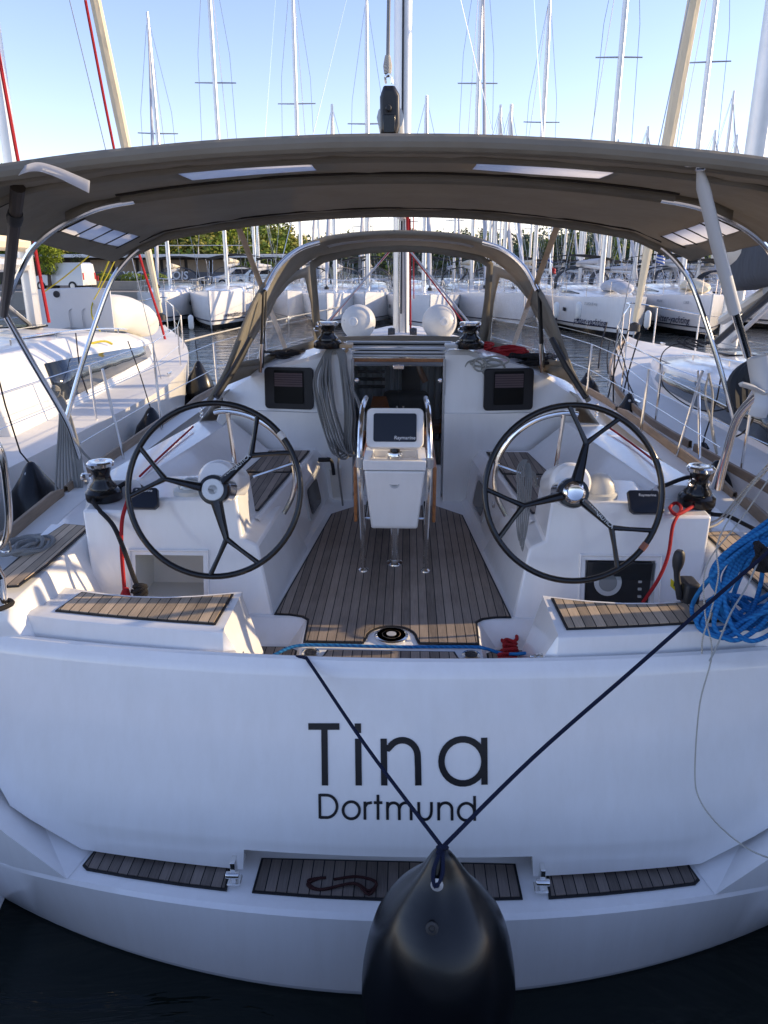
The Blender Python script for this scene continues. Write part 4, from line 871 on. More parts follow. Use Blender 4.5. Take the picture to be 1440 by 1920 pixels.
# plotter housing, tilted to face the helm
M = Matrix.Rotation(R(-22), 3, 'X'); hc_ = Vector((.0, 4.40, 2.155))
hs = MB()
def rrx(w_, h_, r, y, n_=4):
    out = []
    for sx, sz, a0 in ((1, 1, 0), (-1, 1, 90), (-1, -1, 180), (1, -1, 270)):
        for k in range(n_ + 1):
            a = R(a0 + 90 * k / n_); out.append(hc_ + M @ Vector((sx * (w_ - r) + r * math.cos(a), y, sz * (h_ - r) + r * math.sin(a))))
    return out
rw = [rrx(.150, .095, .03, .13), rrx(.168, .118, .035, .07), rrx(.172, .122, .035, -.01), rrx(.166, .116, .032, -.025), rrx(.150, .10, .03, -.028)]
hs.loft(rw, closed=True); n_ = len(rw[0]); hs.add(rw[0], [tuple(range(n_))]); hs.add(rw[-1], [tuple(range(n_))]); plot = hs.build('plotter_housing', gel, T, angle=40)
sc_p = MB(); a_ = rrx(.128, .085, .014, -.030); b_ = rrx(.128, .085, .014, -.036); sc_p.loft([a_, b_], closed=True); sc_p.add(b_, [tuple(range(len(b_)))]); scr = sc_p.build('screen_cover', screen, plot)
text_mb('Raymarine', .030, hc_ + M @ Vector((.058, -.037, -.062)), (1, 0, 0), M @ Vector((0, 0, 1)), .002, .0003, shear=.15).build('screen_lettering', whitep, scr, smooth=False)
for s in (-1, 1):
    P = [(s * .185, 4.62, 2.30), (s * .198, 4.45, 2.26), (s * .205, 4.33, 2.13), (s * .207, 4.26, 1.92), (s * .198, 4.30, 1.6), (s * .195, 4.35, 1.26)]
    MB().tube(cr(P, 5), .0165, 10).build('guard_tube', steel, ped)
    MB().lathe([(.035, 0), (.033, .008), (.018, .02)], (s * .195, 4.35, 1.255), 20).build('tube_foot', steel, ped)
    MB().lathe([(.024, -.03), (.024, .03)], (s * .206, 4.27, 1.98), 14).build('tube_clamp', alud, ped)
    MB().tube([(s * .195, 4.36, 1.5), (s * .20, 5.0, 1.5), (s * .20, 5.4, 1.3)], .010, 6).build('table_strut', steel, ped)
    MB().box((s * .245, 4.95, 1.73), (.022, 1.05, .36)).build('table_leaf', wood, T, bevel=.006)
    MB().tube([(s * .14, 4.42, 1.58), (s * .20, 4.42, 1.58)], .008, 6).build('cross_bar', steel, ped)
MB().box((0, 4.98, 1.93), (.42, .95, .03)).build('table_top', wood, T, bevel=.006)
pp_ = MB().tube([(0, 4.47, 1.25), (0, 4.47, 1.56)], .03, 16).build('pedestal_post', steel, ped)
MB().lathe([(.055, 0), (.053, .008), (.034, .014), (.032, .03)], (0, 4.47, 1.255), 24).build('post_flange', steel, ped)
MB().tube([(.0, 5.35, 1.25), (.0, 5.35, 1.92)], .03, 12).build('table_leg', steel, T)
# ---------------------------------------------------------------- bimini
def bz(x, y):
    zc = 3.52 - .004 * (y - 2.95) if y < 3.95 else 3.516 - .062 * (y - 3.95)
    a = abs(x); z = zc - (.046 + .006 * (y - 2.95)) * a * a
    if a > 1.55: z -= .24 * (a - 1.55)
    return z
bx_ = [-1.94, -1.88, -1.80, -1.73, -1.66, -1.5, -1.3, -1.1, -.95, -.65, -.36, 0, .36, .65, .95, 1.1, 1.3, 1.5, 1.66, 1.73, 1.80, 1.88, 1.94]
bk_ = lambda x, y: y + .05 * min(1, abs(x) / 2) 
bys = [2.97, 3.15, 3.3, 3.46, 3.80, 3.98, 4.2, 4.5, 4.8, 5.05, 5.3]
def refine(l): return [v for a, b in zip(l, l[1:]) for v in (a, (2 * a + b) / 3, (a + 2 * b) / 3)] + [l[-1]]
bx_ = refine(bx_); bys = refine(bys)
def sag(x, y):                                          # slack between the bows, small puckers across the seams
    return -.008 * abs(math.sin((y - 2.97) * 3.1)) + .003 * math.sin(9 * x + 3 * y) + .0035 * math.sin(21 * x + 9 * math.sin(4 * y)) * abs(math.sin(5 * y)) + .002 * math.sin(33 * x - 14 * y)
cut = lambda x0, x1, y0, y1: None
bm_m = MB().loft([[(x, y, bz(x, y) + sag(x, y)) for x in bx_] for y in bys])
keepf = []
nx = len(bx_)
for j, fc in enumerate(bm_m.f):
    r_, c_ = divmod(j, nx - 1); y = (bys[r_] + bys[r_ + 1]) / 2; x = (bx_[c_] + bx_[c_ + 1]) / 2
    if 3.46 < y < 3.80 and .4 < abs(x) < .94: continue          # window strips in the roof
    if 4.2 < y < 5.05 and 1.66 < abs(x) < 1.80: continue
    keepf.append(fc)
bm_m.f = keepf; bm_m.m = [0] * len(keepf)
bim = bm_m.build('bimini', canvas, T, solid=.006)
for s in (-1, 1):
    xx = [s * v for v in (.36, .65, .95)]
    MB().loft([[(x, y, bz(x, y) + sag(x, y)) for x in xx] for y in (3.46, 3.63, 3.80)]).build('roof_window', milky, bim, solid=.002)
    xx = [s * v for v in (1.66, 1.73, 1.80)]
    MB().loft([[(x, y, bz(x, y) + sag(x, y)) for x in xx] for y in (4.2, 4.5, 4.8, 5.05)]).build('side_window', milky, bim, solid=.002)
    for y in (4.21, 4.41, 4.63, 4.84, 5.04):
        b = MB(); b.loft([[(s * v, y + o_, bz(v, y) - .010) for v in (1.65, 1.73, 1.81)] for o_ in (-.012, .012)]); b.build('window_strap', canvasd, bim, solid=.003)
def bow(y, dz, r, m, name, x0=-1.95, x1=1.95, n=40): return MB().tube([(x0 + (x1 - x0) * k / n, y + .003 * math.sin(k * 1.3), bz(x0 + (x1 - x0) * k / n, y) + dz) for k in range(n + 1)], r, 10, cap=True).build(name, m, bim)
bow(2.965, -.012, .030, canvas, 'hem_sleeve', -1.90, 1.90)
bow(3.14, -.012, .016, canvas, 'roof_seam', -1.85, 1.85); bow(3.36, -.014, .018, canvas, 'roof_seam', -1.85, 1.85); bow(3.44, -.010, .004, canvasd, 'roof_seam', -1.85, 1.85)
bow(3.965, -.022, .018, canvas, 'bow_sleeve', -1.36, 1.36); bow(3.90, -.012, .006, canvasd, 'roof_seam', -1.36, 1.36)
bow(5.28, -.014, .022, canvas, 'hem_sleeve', -1.75, 1.75); bow(5.17, -.010, .005, canvasd, 'roof_seam', -1.7, 1.7)
MB().loft([[(x, 3.99 + .0 * x, bz(x, 3.99) + dz - .004) for x in bx_[12:-12]] for dz in (0, -.045)]).build('roof_flap', canvas, bim, solid=.004)
MB().loft([[(x, 5.305, bz(x, 5.3) + dz) for x in bx_[6:-6]] for dz in (0, -.05)]).build('front_flap', canvas, bim, solid=.004)
for s in (-1, 1):
    P = [(s * 1.30, 3.985, bz(1.3, 3.98) - .035), (s * 1.5, 4.0, bz(1.5, 4) - .04), (s * 1.72, 4.02, 3.27), (s * 1.88, 4.06, 3.17), (s * 2.0, 4.12, 3.05), (s * 2.22, 4.3, 2.84)]
    MB().tube(cr(P, 6), .0155, 10).build('bow_tube', steel, bim)
    P = [(s * 1.55, 5.29, bz(1.55, 5.29) - .02), (s * 1.72, 5.28, 3.20), (s * 1.86, 5.25, 3.08), (s * 1.96, 5.2, 2.92), (s * 2.12, 5.08, 2.5), (s * 2.26, 4.98, 2.08)]
    MB().tube(cr(P, 6), .0165, 10).build('bow_tube', steel, bim)
    P = [(s * 1.52, 3.25, bz(1.52, 3.25) - .02), (s * 1.60, 3.35, 3.28), (s * 1.85, 3.7, 3.02), (s * 2.22, 4.3, 2.82)]
    MB().tube(P, [.03, .026, .026, .022], 10).build('wrapped_bow_leg', mat('strap_wrap', (.05, .04, .035), .5), bim)
    for q_ in (P[1],): MB().lathe([(.03, -.03), (.034, 0), (.03, .03)], q_, 14, (s * .3, .4, -.35)).build('strap_buckle', blackm, bim)
    P = [(s * 2.25, 5.17, 1.57), (s * 2.265, 5.08, 1.85), (s * 2.25, 4.95, 2.08), (s * 2.24, 4.6, 2.5), (s * 2.22, 4.3, 2.84)]
    MB().tube(cr(P, 5), .0185, 12).build('pushpit_tube', steel, T); MB().lathe([(.03, 0), (.028, .03), (.02, .05)], (s * 2.25, 5.18, 1.555), 16).build('tube_base', steel, T)
# grey padded strut on the right and folded cover strap at the left corner
sv = MB().tube([A(1311, 312, y=3.02), A(1318, 350, y=3.05), A(1345, 460, y=3.15), A(1378, 585, y=3.25)], [.010, .024, .025, .025], 12).build('padded_sleeve', hullgrey, T)
MB().tube([A(1374, 570, y=3.24), A(1402, 668, y=3.33)], .0165, 10).build('strut_tube', steel, T)
MB().box(A(1308, 304, y=3.0), (.08, .03, .03)).tube([A(1304, 312, y=2.99), A(1322, 312, y=2.99)], .016, 10).build('strut_fitting', steel, T, bevel=.004)
vs = cr([A(24, 322, y=2.98), A(38, 309, y=2.93), A(66, 301, y=2.88), A(100, 309, y=2.86), A(132, 322, y=2.85), A(164, 336, y=2.85)], 6)
MB().loft([[p + Vector((0, .02, -.004)) for p in vs], [p + Vector((0, 0, -.026 - .02 * i / len(vs))) for i, p in enumerate(vs)]]).build('vinyl_flap', milky, T, solid=.003)
# rod holder cup with fins at the right pushpit
c0 = A(1428, 705, y=3.42); ch = thing('rod_holder', 'grey flared plastic rod holder with fins on the right stern rail', 'rod holder', c0)
MB().lathe([(.0, -.09), (.04, -.09), (.048, -.04), (.052, .09), (.046, .09), (.04, .0), (0.0, .0)], c0, 24, (-.25, .1, 1)).build('cup', hullgrey, ch)
for a in (20, 150, 265):
    d = Vector((math.cos(R(a)), -.15, math.sin(R(a)) * .8)); MB().tube(cr([c0 + Vector((0, -.03, -.07)), c0 + d * .07 + Vector((0, -.04, -.07)), c0 + d * .13 + Vector((0, -.02, -.08))], 4), [.03] * 4 + [.038] * 4 + [.01], 10, flat=.3).build('fin', hullgrey, ch)
MB().tube(cr([c0 + Vector((0, 0, -.08)), A(1385, 780, y=3.6), A(1362, 850, y=3.75), A(1347, 915, y=3.9)], 5), .021, 12).build('rail_post', steel, T)
# ---------------------------------------------------------------- sprayhood
def AP(l): return [A(px, py, y=y) for px, py, y in l]
Lh_ = [(392, 752, 5.42), (425, 695, 5.56), (468, 586, 5.85), (499, 530, 6.1), (538, 482, 6.3), (600, 451, 6.45), (665, 440, 6.52), (742, 436, 6.55)]
hoopA = AP(Lh_) + [A(2 * 751 - px - (6 if py > 600 else 3), py + 0, y=y) for px, py, y in Lh_[::-1][1:]]
Li_ = [(449, 690, 5.9), (462, 648, 6.02), (500, 582, 6.3), (540, 523, 6.6), (590, 484, 6.85), (640, 474, 6.93), (690, 466, 6.98), (752, 463, 7.0)]
hoopB = AP(Li_) + [A(2 * 754 - px - (4 if py > 600 else 2), py, y=y) for px, py, y in Li_[::-1][1:]]
ha, hb2 = cr(hoopA, 4), cr(hoopB, 4)
sp_ = MB().loft([ha, [a.lerp(b, .33) + Vector((0, 0, .02)) for a, b in zip(ha, hb2)], [a.lerp(b, .66) + Vector((0, 0, .015)) for a, b in zip(ha, hb2)], hb2])
SH = sp_.build('sprayhood', canvas, T, solid=.006)
MB().tube(ha, .020, 10).build('hoop_sleeve', canvas, SH)
i0, i1 = 14, len(ha) - 15
MB().loft([[ha[k].lerp(hb2[k], f_) + Vector((0, -.004, -.012)) for k in range(i0 - 1, i1 + 2) if i0 + 5 < k < i1 - 5] for f_ in (.30, .42)]).build('top_window', milky, SH, solid=.003)
# tubes visible outside the sleeve
for s in (0, 1):
    def m_(px): return px if s == 0 else 2 * 752 - px
    P = [A(m_(598), 455, y=6.42), A(m_(560), 468, y=6.3), A(m_(522), 500, y=6.14), A(m_(497), 545, y=6.0)]
    MB().tube(cr(P, 5), .018, 10).build('hoop_tube', steel, SH)
    P = [A(m_(494), 545, y=6.0), A(m_(492), 600, y=5.98), A(m_(488), 690, y=5.98)]
    st = MB().tube(P, .011, 6); st.tube([p + Vector((.018, .02, 0)) for p in P], .007, 6); st.build('hood_strap', blackm, SH)
    MB().tube([A(m_(491), 645, y=5.97), A(m_(488), 698, y=5.98)], .014, 8).build('strap_tensioner', steel, SH)
    # lower canvas band with dark edge tube running aft
    P = [A(m_(470), 635, y=5.7), A(m_(440), 690, y=5.55), A(m_(405), 745, y=5.4)]
    MB().tube(P, [.022, .026, .024], 10).build('black_tube', blackm, SH)
# window frames: front window corners F0..F3, side windows
def frame(outer, inner, name='window_surround'):
    n_ = len(outer); b = MB(); b.add(outer + inner, [(i, (i + 1) % n_, n_ + (i + 1) % n_, n_ + i) for i in range(n_)]); return b.build(name, canvas, SH, solid=.008)
def YW(px, py): return 7.22 - .45 * max(0, (640 - py)) / 170           # the raked front plane
fw = [(603, 632), (597, 560), (592, 503), (607, 493), (650, 481), (700, 474), (752, 472), (804, 474), (855, 481), (897, 490), (912, 500), (908, 560), (898, 632), (850, 631), (752, 629), (650, 631)]
fo = [(590, 646), (586, 560), (580, 492), (600, 480), (648, 470), (700, 463), (752, 460), (806, 463), (858, 470), (905, 480), (925, 494), (920, 560), (914, 646), (850, 645), (752, 642), (650, 645)]
fi = [A(x, y, y=YW(x, y)) for x, y in fw]; frame([A(x, y, y=YW(x, y)) for x, y in fo], fi)
MB().add(fi, [tuple(range(len(fi)))]).build('front_window', clearv, SH, smooth=False)
for s in (0, 1):
    def m_(px): return px if s == 0 else 2 * 754 - px
    def ys_(px): return 7.15 - 1.2 * (590 - px) / 135
    si = [(589, 638), (583, 569), (572, 520), (553, 525), (541, 533), (518, 561), (506, 588), (488, 616), (468, 648), (455, 678), (487, 672), (532, 654)]
    so_ = [(598, 648), (594, 562), (582, 498), (552, 510), (534, 524), (511, 553), (499, 582), (480, 611), (460, 643), (443, 690), (488, 684), (533, 666)]
    I = [A(m_(x), y, y=ys_(x)) for x, y in si]; O = [A(m_(x), y, y=ys_(x) + .01) for x, y in so_]
    frame(O, I); MB().add(I, [tuple(range(len(I)))]).build('side_window', clearv, SH, smooth=False)
    b = MB().loft([[A(m_(x), y, y=ys_(x)) for x, y in ((443, 690), (488, 684), (533, 666), (598, 648))], [A(m_(x), y, y=ys_(x) + .03) for x, y in ((425, 722), (487, 697), (535, 678), (600, 658))]]); b.build('hood_skirt', canvas, SH, solid=.006)
MB().loft([[A(x, 645, y=7.23) for x in (590, 650, 752, 850, 914)], [A(x, 658, y=7.2) for x in (588, 650, 752, 850, 916)]]).build('hood_skirt', canvas, SH, solid=.008)
for a, b in (((448, 428), (536, 656)), ((1045, 424), (958, 660))):      # flat straps from the bimini's front edge down past the sprayhood
    p0, p1 = A(*a, y=5.31), A(*b, y=7.5); MB().tube([p0.lerp(p1, k / 6) for k in range(7)], [.022] * 7, 6, flat=.25).build('bimini_strap', tan, T)  # tan puts golden sunlight into the colour of the grey straps
# ---------------------------------------------------------------- rig
MY = 9.6
mp_ = A(754, 300, y=MY); mx_ = mp_.x
MB().tube([(mx_, MY, 2.2), (mx_, MY, 14), (mx_, MY, 19)], [.085, .085, .075], 16, flat=1.35).build('mast', alu, T)
MB().box((mx_, MY - .125, 8.5), (.02, .012, 12)).build('mast_track', blackm, T)
be = A(731, 205, y=3.72)
bm_ = MB().tube([(be.x, 3.80, be.z - .02), (mx_, MY - .12, 3.62)], [.062, .062], 12, flat=1.0); bm_.build('boom', alu, T)
cp_ = MB(); cp_.loft([[Vector((be.x + x * k, 3.72 + d, be.z + z * k + dz)) for x, z in ((-.028, .095), (.02, .095), (.043, .06), (.045, -.07), (.03, -.12), (-.012, -.128), (-.042, -.10), (-.045, .05))] for k, d, dz in ((.8, -.015, 0), (1, 0, 0), (1, .10, 0), (.9, .14, -.01))], closed=True)
n_ = 8; cp_.add([Vector(v) for v in cp_.v[:8]], [tuple(range(8))]); cap = cp_.build('boom_end', mat('boom_cap', (.02, .018, .02), .35), T, bevel=.006)
MB().tube(cr([be + Vector((-.018, -.005, .10)), be + Vector((-.02, -.01, .125)), be + Vector((0, -.01, .135)), be + Vector((.01, -.01, .10))], 4), .006, 6).build('shackle', steel, cap)
MB().box(be + Vector((-.003, -.012, -.06)), (.055, .012, .075)).build('sheave_box', black, cap, bevel=.004)
MB().lathe([(.006, 0), (.014, .01), (.010, .02)], be + Vector((-.005, -.02, .0)), 12, (0, -1, 0)).build('pin', blackm, cap)
MB().tube([be + Vector((-.01, 0, .13)), A(729, 0, y=3.9), Vector((mx_, MY - .2, 19))], .0085, 6).build('topping_lift', r_grey, T)
MB().lathe([(.016, 0), (.02, .03), (.012, .07)], be + Vector((-.01, 0, .14)), 10).build('lift_knot', r_pale, T)
for x0, dz in ((-1.95, 0), (1.95, 0)):
    rg = MB(); rg.tube([(x0 * .98, MY - .45, 1.62), (x0 * .55, MY - .35, 8), (x0 * .4, MY - .3, 13), (mx_, MY, 18.6)], .006, 5); rg.tube([(x0 * .95, MY - .5, 1.62), (mx_, MY, 7.9)], .005, 5); rg.build('shroud', steel, T)
for k, (a, b, m, r) in enumerate((((608, 610), (745, 455), alud, .012), ((620, 600), (738, 462), r_red, .007), ((756, 455), (896, 625), alud, .012), ((760, 462), (890, 632), r_red, .008), ((748, 410), (748, 640), steel, .012), ((758, 410), (761, 640), r_grey, .010), ((768, 410), (770, 640), r_red, .012), ((764, 400), (765, 440), r_red, .02), ((775, 400), (776, 560), r_red, .006))):
    MB().tube([A(*a, y=MY - .35), A(*b, y=MY - .35 - (.3 if k < 4 else 0))], r, 6).build('halyard' if k > 3 else 'vang_line', m, T)
for s, px in ((-1, 672), (1, 824)):
    c = A(px, 604, y=9.1); fd = thing('ball_fender', 'white ball fender resting on the cabin roof %s of the mast, seen through the sprayhood' % ('left' if s < 0 else 'right'), 'fender', c, group='white ball fenders on the cabin roof')
    MB().lathe([(.0, .205)] + [(.205 * math.sin(R(a)), .205 * math.cos(R(a))) for a in range(10, 171, 10)] + [(.0, -.205)], c, 32, (s * .25, -1, .1)).build('ball', cream, fd)
    ax = Vector((s * .25, -1, .1)).normalized(); MB().lathe([(.055, .20), (.05, .212), (.03, .217), (.028, .21), (.0, .21)], c, 20, ax).build('valve_cap', wht, fd)
    b = MB(); [b.tube([c + Vector((s * (.10 + .02 * j), -.17 + .008 * j * 2, .03 - .018 * k)) for j in range(4)], .005, 5) for k in range(3)]; b.build('maker_stripes', navy, fd)
for px in (734, 775): MB().lathe([(.05, -.04), (.06, 0), (.05, .04)], A(px, 624, y=8.9), 14, (1, 0, 0)).build('deck_block', blackm, T)
# stanchions, lifelines
for s in (-1, 1):
    tops = []
    for y in (5.15, 6.9, 8.8, 10.6, 12.4):
        g = gun(y) - .09; z = sheer0(y)
        if y > 5.2: MB().tube([(s * g, y, z), (s * (g + .01), y, z + .60)], .0125, 8).build('stanchion', steel, T)
        tops.append(Vector((s * (g + .01), y, z + .60)))
    for dz in (0, -.29): MB().tube([t + Vector((0, 0, dz)) for t in tops], .004, 5).build('lifeline', steel, T)
# leaning gate stanchions left/right as in the picture
for a, b in (((192, 692), (232, 862)), ((1317, 695), (1268, 858))):
    p0, p1 = A(*b, z=1.57), None; p1 = A(*a, y=p0.y - .1); MB().tube([p1, p0], .0125, 8).build('stanchion', steel, T)
MB().tube([A(1310, 695, y=6.3), A(1312, 860, z=1.57)], .012, 8).build('stanchion', steel, T)
MB().tube([A(-40, 1010, y=2.9), A(0, 1080, y=2.95), A(8, 1148, z=1.5)], .021, 12).build('stern_rail_post', steel, T); MB().lathe([(.04, 0), (.038, .008), (.022, .02)], A(9, 1150, z=1.5), 20).build('post_flange', steel, T)
P = [A(-30, 800, y=3.3), A(2, 850, y=3.3), A(14, 930, y=3.35), A(16, 985, y=3.4), A(6, 1020, y=3.42), A(-25, 1035, y=3.4)]
MB().tube(cr(P, 5), .018, 12).build('stern_rail', steel, T); MB().tube(cr([A(10, 1000, y=3.4), A(20, 1030, y=3.45), A(5, 1035, y=3.45), A(-10, 1020, y=3.4)], 5), .006, 6).build('rail_shackle', steel, T)
for s in (-1, 1):   # chainplate fittings near the hood foot, deck lines on the side
    px = 378 if s < 0 else 1118; c = A(px, 780, z=1.9); b = MB(); [b.tube(cr([c + Vector((.012 * math.cos(a), 0, .03 * k + .012 * math.sin(a))) for a in (0, 1.5, 3, 4.5)], 2, closed=True), .005, 5, closed=True) for k in range(4)]; b.build('shackle_chain', steel, T)
ch_ = MB().slab([A(440, 770, y=5.5), A(418, 800, y=5.5), A(405, 790, y=5.5), A(420, 745, y=5.5)], (0, .05, 0)).build('hood_foot', hullgrey, T, bevel=.01)
# ---------------------------------------------------------------- neighbouring yachts
nl = yacht('sailing_yacht', 'sunlit cream-decked yacht alongside on the left with grey dinghy on its foredeck', (-5.35, 3.2, 0), R(1.0), L=14.6, B=4.35, free=1.38, mast_h=17, detail=2, cab=.80, cw=.345, win=(.22, .98), stripe=black, hoods=False, my=8.1, furl=True, hullm=gel2)
nr = yacht('sailing_yacht', 'white yacht alongside on the right with wooden toe rail and slate canvas', (4.78, 1.6, 0), R(2.0), L=13.2, B=3.9, free=1.42, mast_h=17, detail=2, cab=.60, cw=.34, win=(.18, .98), stripe=hullgrey, hoods=False, my=9.0, cover=bluecan, furl=sailc)
def loc_part(o, parent): return o
# extra parts of the right-hand neighbour, in its own frame
w2l = lambda y: (Matrix.Translation(y.location) @ Matrix.Rotation(y.rotation_euler.z, 4, 'Z')).inverted()
def sub(y, mb, name, m, **k):
    M_ = w2l(y); mb.v = [tuple(M_ @ Vector(v)) for v in mb.v]; return mb.build(name, m, y, **k)
L_, B_ = 13.2, 3.9; rb = MB()
for a, c_ in ((.5, 5.2), (5.3, 8.8), (8.9, 13.0)):
    r_ = []
    for k in range(9):
        yy = a + (c_ - a) * k / 8; s_ = yy / L_; b_ = hb(s_, B_); z = 1.42 + .28 * s_ * s_; r_.append([(-b_ - .002, yy, z), (-b_ + .0, yy, z + .07), (-b_ + .03, yy, z + .07), (-b_ + .035, yy, z)])
    rb.loft(r_, closed=True)
rb.build('toe_rail', woodrail, nr, bevel=.004)
sub(nr, MB().loft([cr([A(1385, 470, y=8.2), A(1400, 450, y=7.6), A(1460, 430, y=6), A(1560, 420, y=4)], 4), cr([A(1375, 520, y=8.2), A(1392, 545, y=7.6), A(1450, 532, y=6), A(1560, 540, y=4)], 4)]), 'stack_cover', bluecan, solid=.3, bevel=.08)
sub(nr, MB().loft([[A(1345, 400, y=7.0), A(1440, 385, y=6.0), A(1560, 380, y=5)], [A(1365, 455, y=7.2), A(1440, 440, y=6.2), A(1560, 440, y=5.2)]]), 'sail_bag', charcan, solid=.15)
sub(nr, MB().tube([A(1378, 468, y=7.6), A(1470, 452, y=6.2)], .16, 16), 'boom_end_section', cream)
sub(nr, MB().tube([A(1345, 640, y=8.3), A(1390, 600, y=7.5), A(1470, 530, y=6)], .035, 8), 'boom_strut', blackm)
sub(nr, MB().tube([A(1355, 600, y=7.8), A(1440, 545, y=6.8)], .05, 8), 'boom_strut', cream)
# folded charcoal sprayhood on the right yacht; unseen bimini added aft for cockpit shade
cv = MB(); 
for k in range(5): cv.tube(cr([A(1375 + 12 * k, 770 - 8 * k, y=5.6 + .05 * k), A(1375 + 12 * k, 720 - 6 * k, y=5.7), A(1400 + 10 * k, 690 - 3 * k, y=5.8), A(1450 + 6 * k, 672, y=5.9), A(1520, 665 + 3 * k, y=6)], 4), .05, 8)
sub(nr, cv, 'folded_sprayhood', charcan)
ZB = 3.15
bmr = MB().loft([[(x, y_, ZB + .1 - .06 * (x - 5) ** 2) for x in (3.35, 3.8, 4.5, 5.2, 6.0, 6.6)] for y_ in (1.0, 2.4, 3.9)])
sub(nr, bmr, 'bimini', charcan, solid=.03)
for x in (3.4, 6.5):
    for y_ in (1.0, 3.9): sub(nr, MB().tube([(x, y_, ZB), (x + (.1 if x < 5 else -.1), 2.4, 1.45)], .014, 6), 'bimini_leg', steel)
sub(nr, MB().loft([[(3.36, y_, z_) for y_ in (1.0, 2.2, 3.62)] for z_ in (1.6, 2.4, ZB)]), 'sun_block_panel', charcan, solid=.01)  # unseen panel added to keep direct sun off the transom
sub(nr, MB().loft([[(3.40, y_, z_) for y_ in (4.3, 5.0, 5.7)] for z_ in (1.95, 2.6, ZB - .1)]), 'sun_block_panel', charcan, solid=.01)  # second unseen panel, added to stop sun streaks in the cockpit
# ropes and details on the left yacht
sub(nl, MB().box(A(122, 655, y=9.0), (.5, .16, .10)), 'furled_awning', cream, bevel=.04) if False else None
# third boats outside the frame on each side, their rigs belong to the row
n3 = yacht('sailing_yacht', 'yacht beyond the right-hand neighbour, mostly hidden, tall mast at the right edge', (9.6, 1.2, 0), R(0), L=12.8, B=4.1, free=1.45, mast_h=16, detail=1, cab=.55, my=7.4)
n4 = yacht('sailing_yacht', 'yacht beyond the left-hand neighbour at the left edge of the picture', (-10.4, 3.0, 0), R(0), L=13, B=4.1, free=1.4, mast_h=16, detail=1, cab=.5, my=7.0)
# dinghy on the left yacht's foredeck
dz = 2.02; dg = thing('inflatable_dinghy', 'grey inflatable dinghy lashed on the foredeck of the left-hand yacht', 'dinghy', A(190, 610, t=13))
c0 = A(80, 622, t=13.0); c1 = A(215, 622, t=12.4); up = Vector((0, 0, 1))
hgt = .72
MB().slab([c0, c1, c1 + up * hgt * .95, c1.lerp(c0, .3) + up * hgt, c0 + up * hgt * .98], (-.03, .10, .0)).build('transom_board', hullgrey, dg, bevel=.02)
for k in range(2):
    q = c0.lerp(c1, .42 + .18 * k) + Vector((0, -.02, .08)); MB().tube(cr([q, q + up * .26, q + Vector((.12, 0, .28)), q + Vector((.17, 0, .05))], 4), .008, 6).build('seat_bracket', alud, dg)
cp_ = c0.lerp(c1, .28) + up * .62 + Vector((0, -.02, 0)); MB().lathe([(.055, 0), (.055, .015), (.03, .02), (.028, .01), (0, .01)], cp_, 20, (0, -1, 0)).build('drain_plug', blackm, dg)
tb = cr([A(182, 590, t=12.6), A(200, 587, t=12.8), A(232, 588, t=13.4), A(262, 600, t=14.2), A(282, 612, t=15)], 4)
MB().tube(tb, [.06, .16, .24, .29] + [.31] * (len(tb) - 8) + [.29, .25, .18, .08], 20).build('tube', cream, dg)
sr = MB(); [sr.tube([p + Vector((.02 * k, -.315, .06 - .035 * k)) for p in tb[4:-4]], .010, 5) for k in range(3)]; sr.build('rubbing_strake', tan, dg)
tt = text_mb('AX', .17, tb[8] + Vector((.05, -.34, -.12)), (.9, .3, -.1), (0, 0, 1), .005).build('tube_lettering', alud, dg)
MB().tube(cr([A(212, 470, t=12), A(178, 555, t=12.4), A(172, 590, t=12.3), A(190, 625, t=12.3), A(205, 640, t=12)], 6), .012, 6).build('lashing', r_yel, dg)
# ropes over the left yacht
def trope(lbl, pts, r, m, name='rope', cat='rope', grp=None, k=6): 
    o = rope(name, pts, r, m, k=k); return tag(o, lbl, cat, grp)
trope('yellow line running from the left yacht mast up across to the bimini edge', [A(82, 548, t=11), A(130, 512, t=10.6), A(185, 462, t=10.2), A(240, 400, t=10)], .009, r_yel)
trope('second yellow line hanging down beside the grey dinghy tube', [A(228, 460, t=12), A(205, 510, t=12), A(176, 562, t=12)], .009, r_yel)
trope('yellow-green line lying along the coachroof edge of the left yacht', [A(-20, 700, t=8.4), A(30, 690, t=8.8), A(80, 672, t=9.3), A(130, 655, t=9.8), A(190, 640, t=10.4), A(210, 645, t=10.6)], .016, r_yel)
trope('thick red furling line rising from the left bow up to the sky', [A(322, 690, t=15.6), A(300, 600, t=15.2), A(258, 468, t=14.4), A(215, 285, t=13.4), A(160, 0, t=12)], .026, r_red, k=3)
trope('second red line leading from the left mast foot', [A(92, 605, t=10.6), A(72, 500, t=10.4), A(58, 425, t=10.2), A(30, 280, t=9.9), A(-10, 60, t=9.6)], .024, r_red, k=3)
trope('short red mainsheet track line on the left coachroof', [A(30, 632, t=9.8), A(60, 629, t=9.9), A(98, 626, t=10)], .02, r_red)
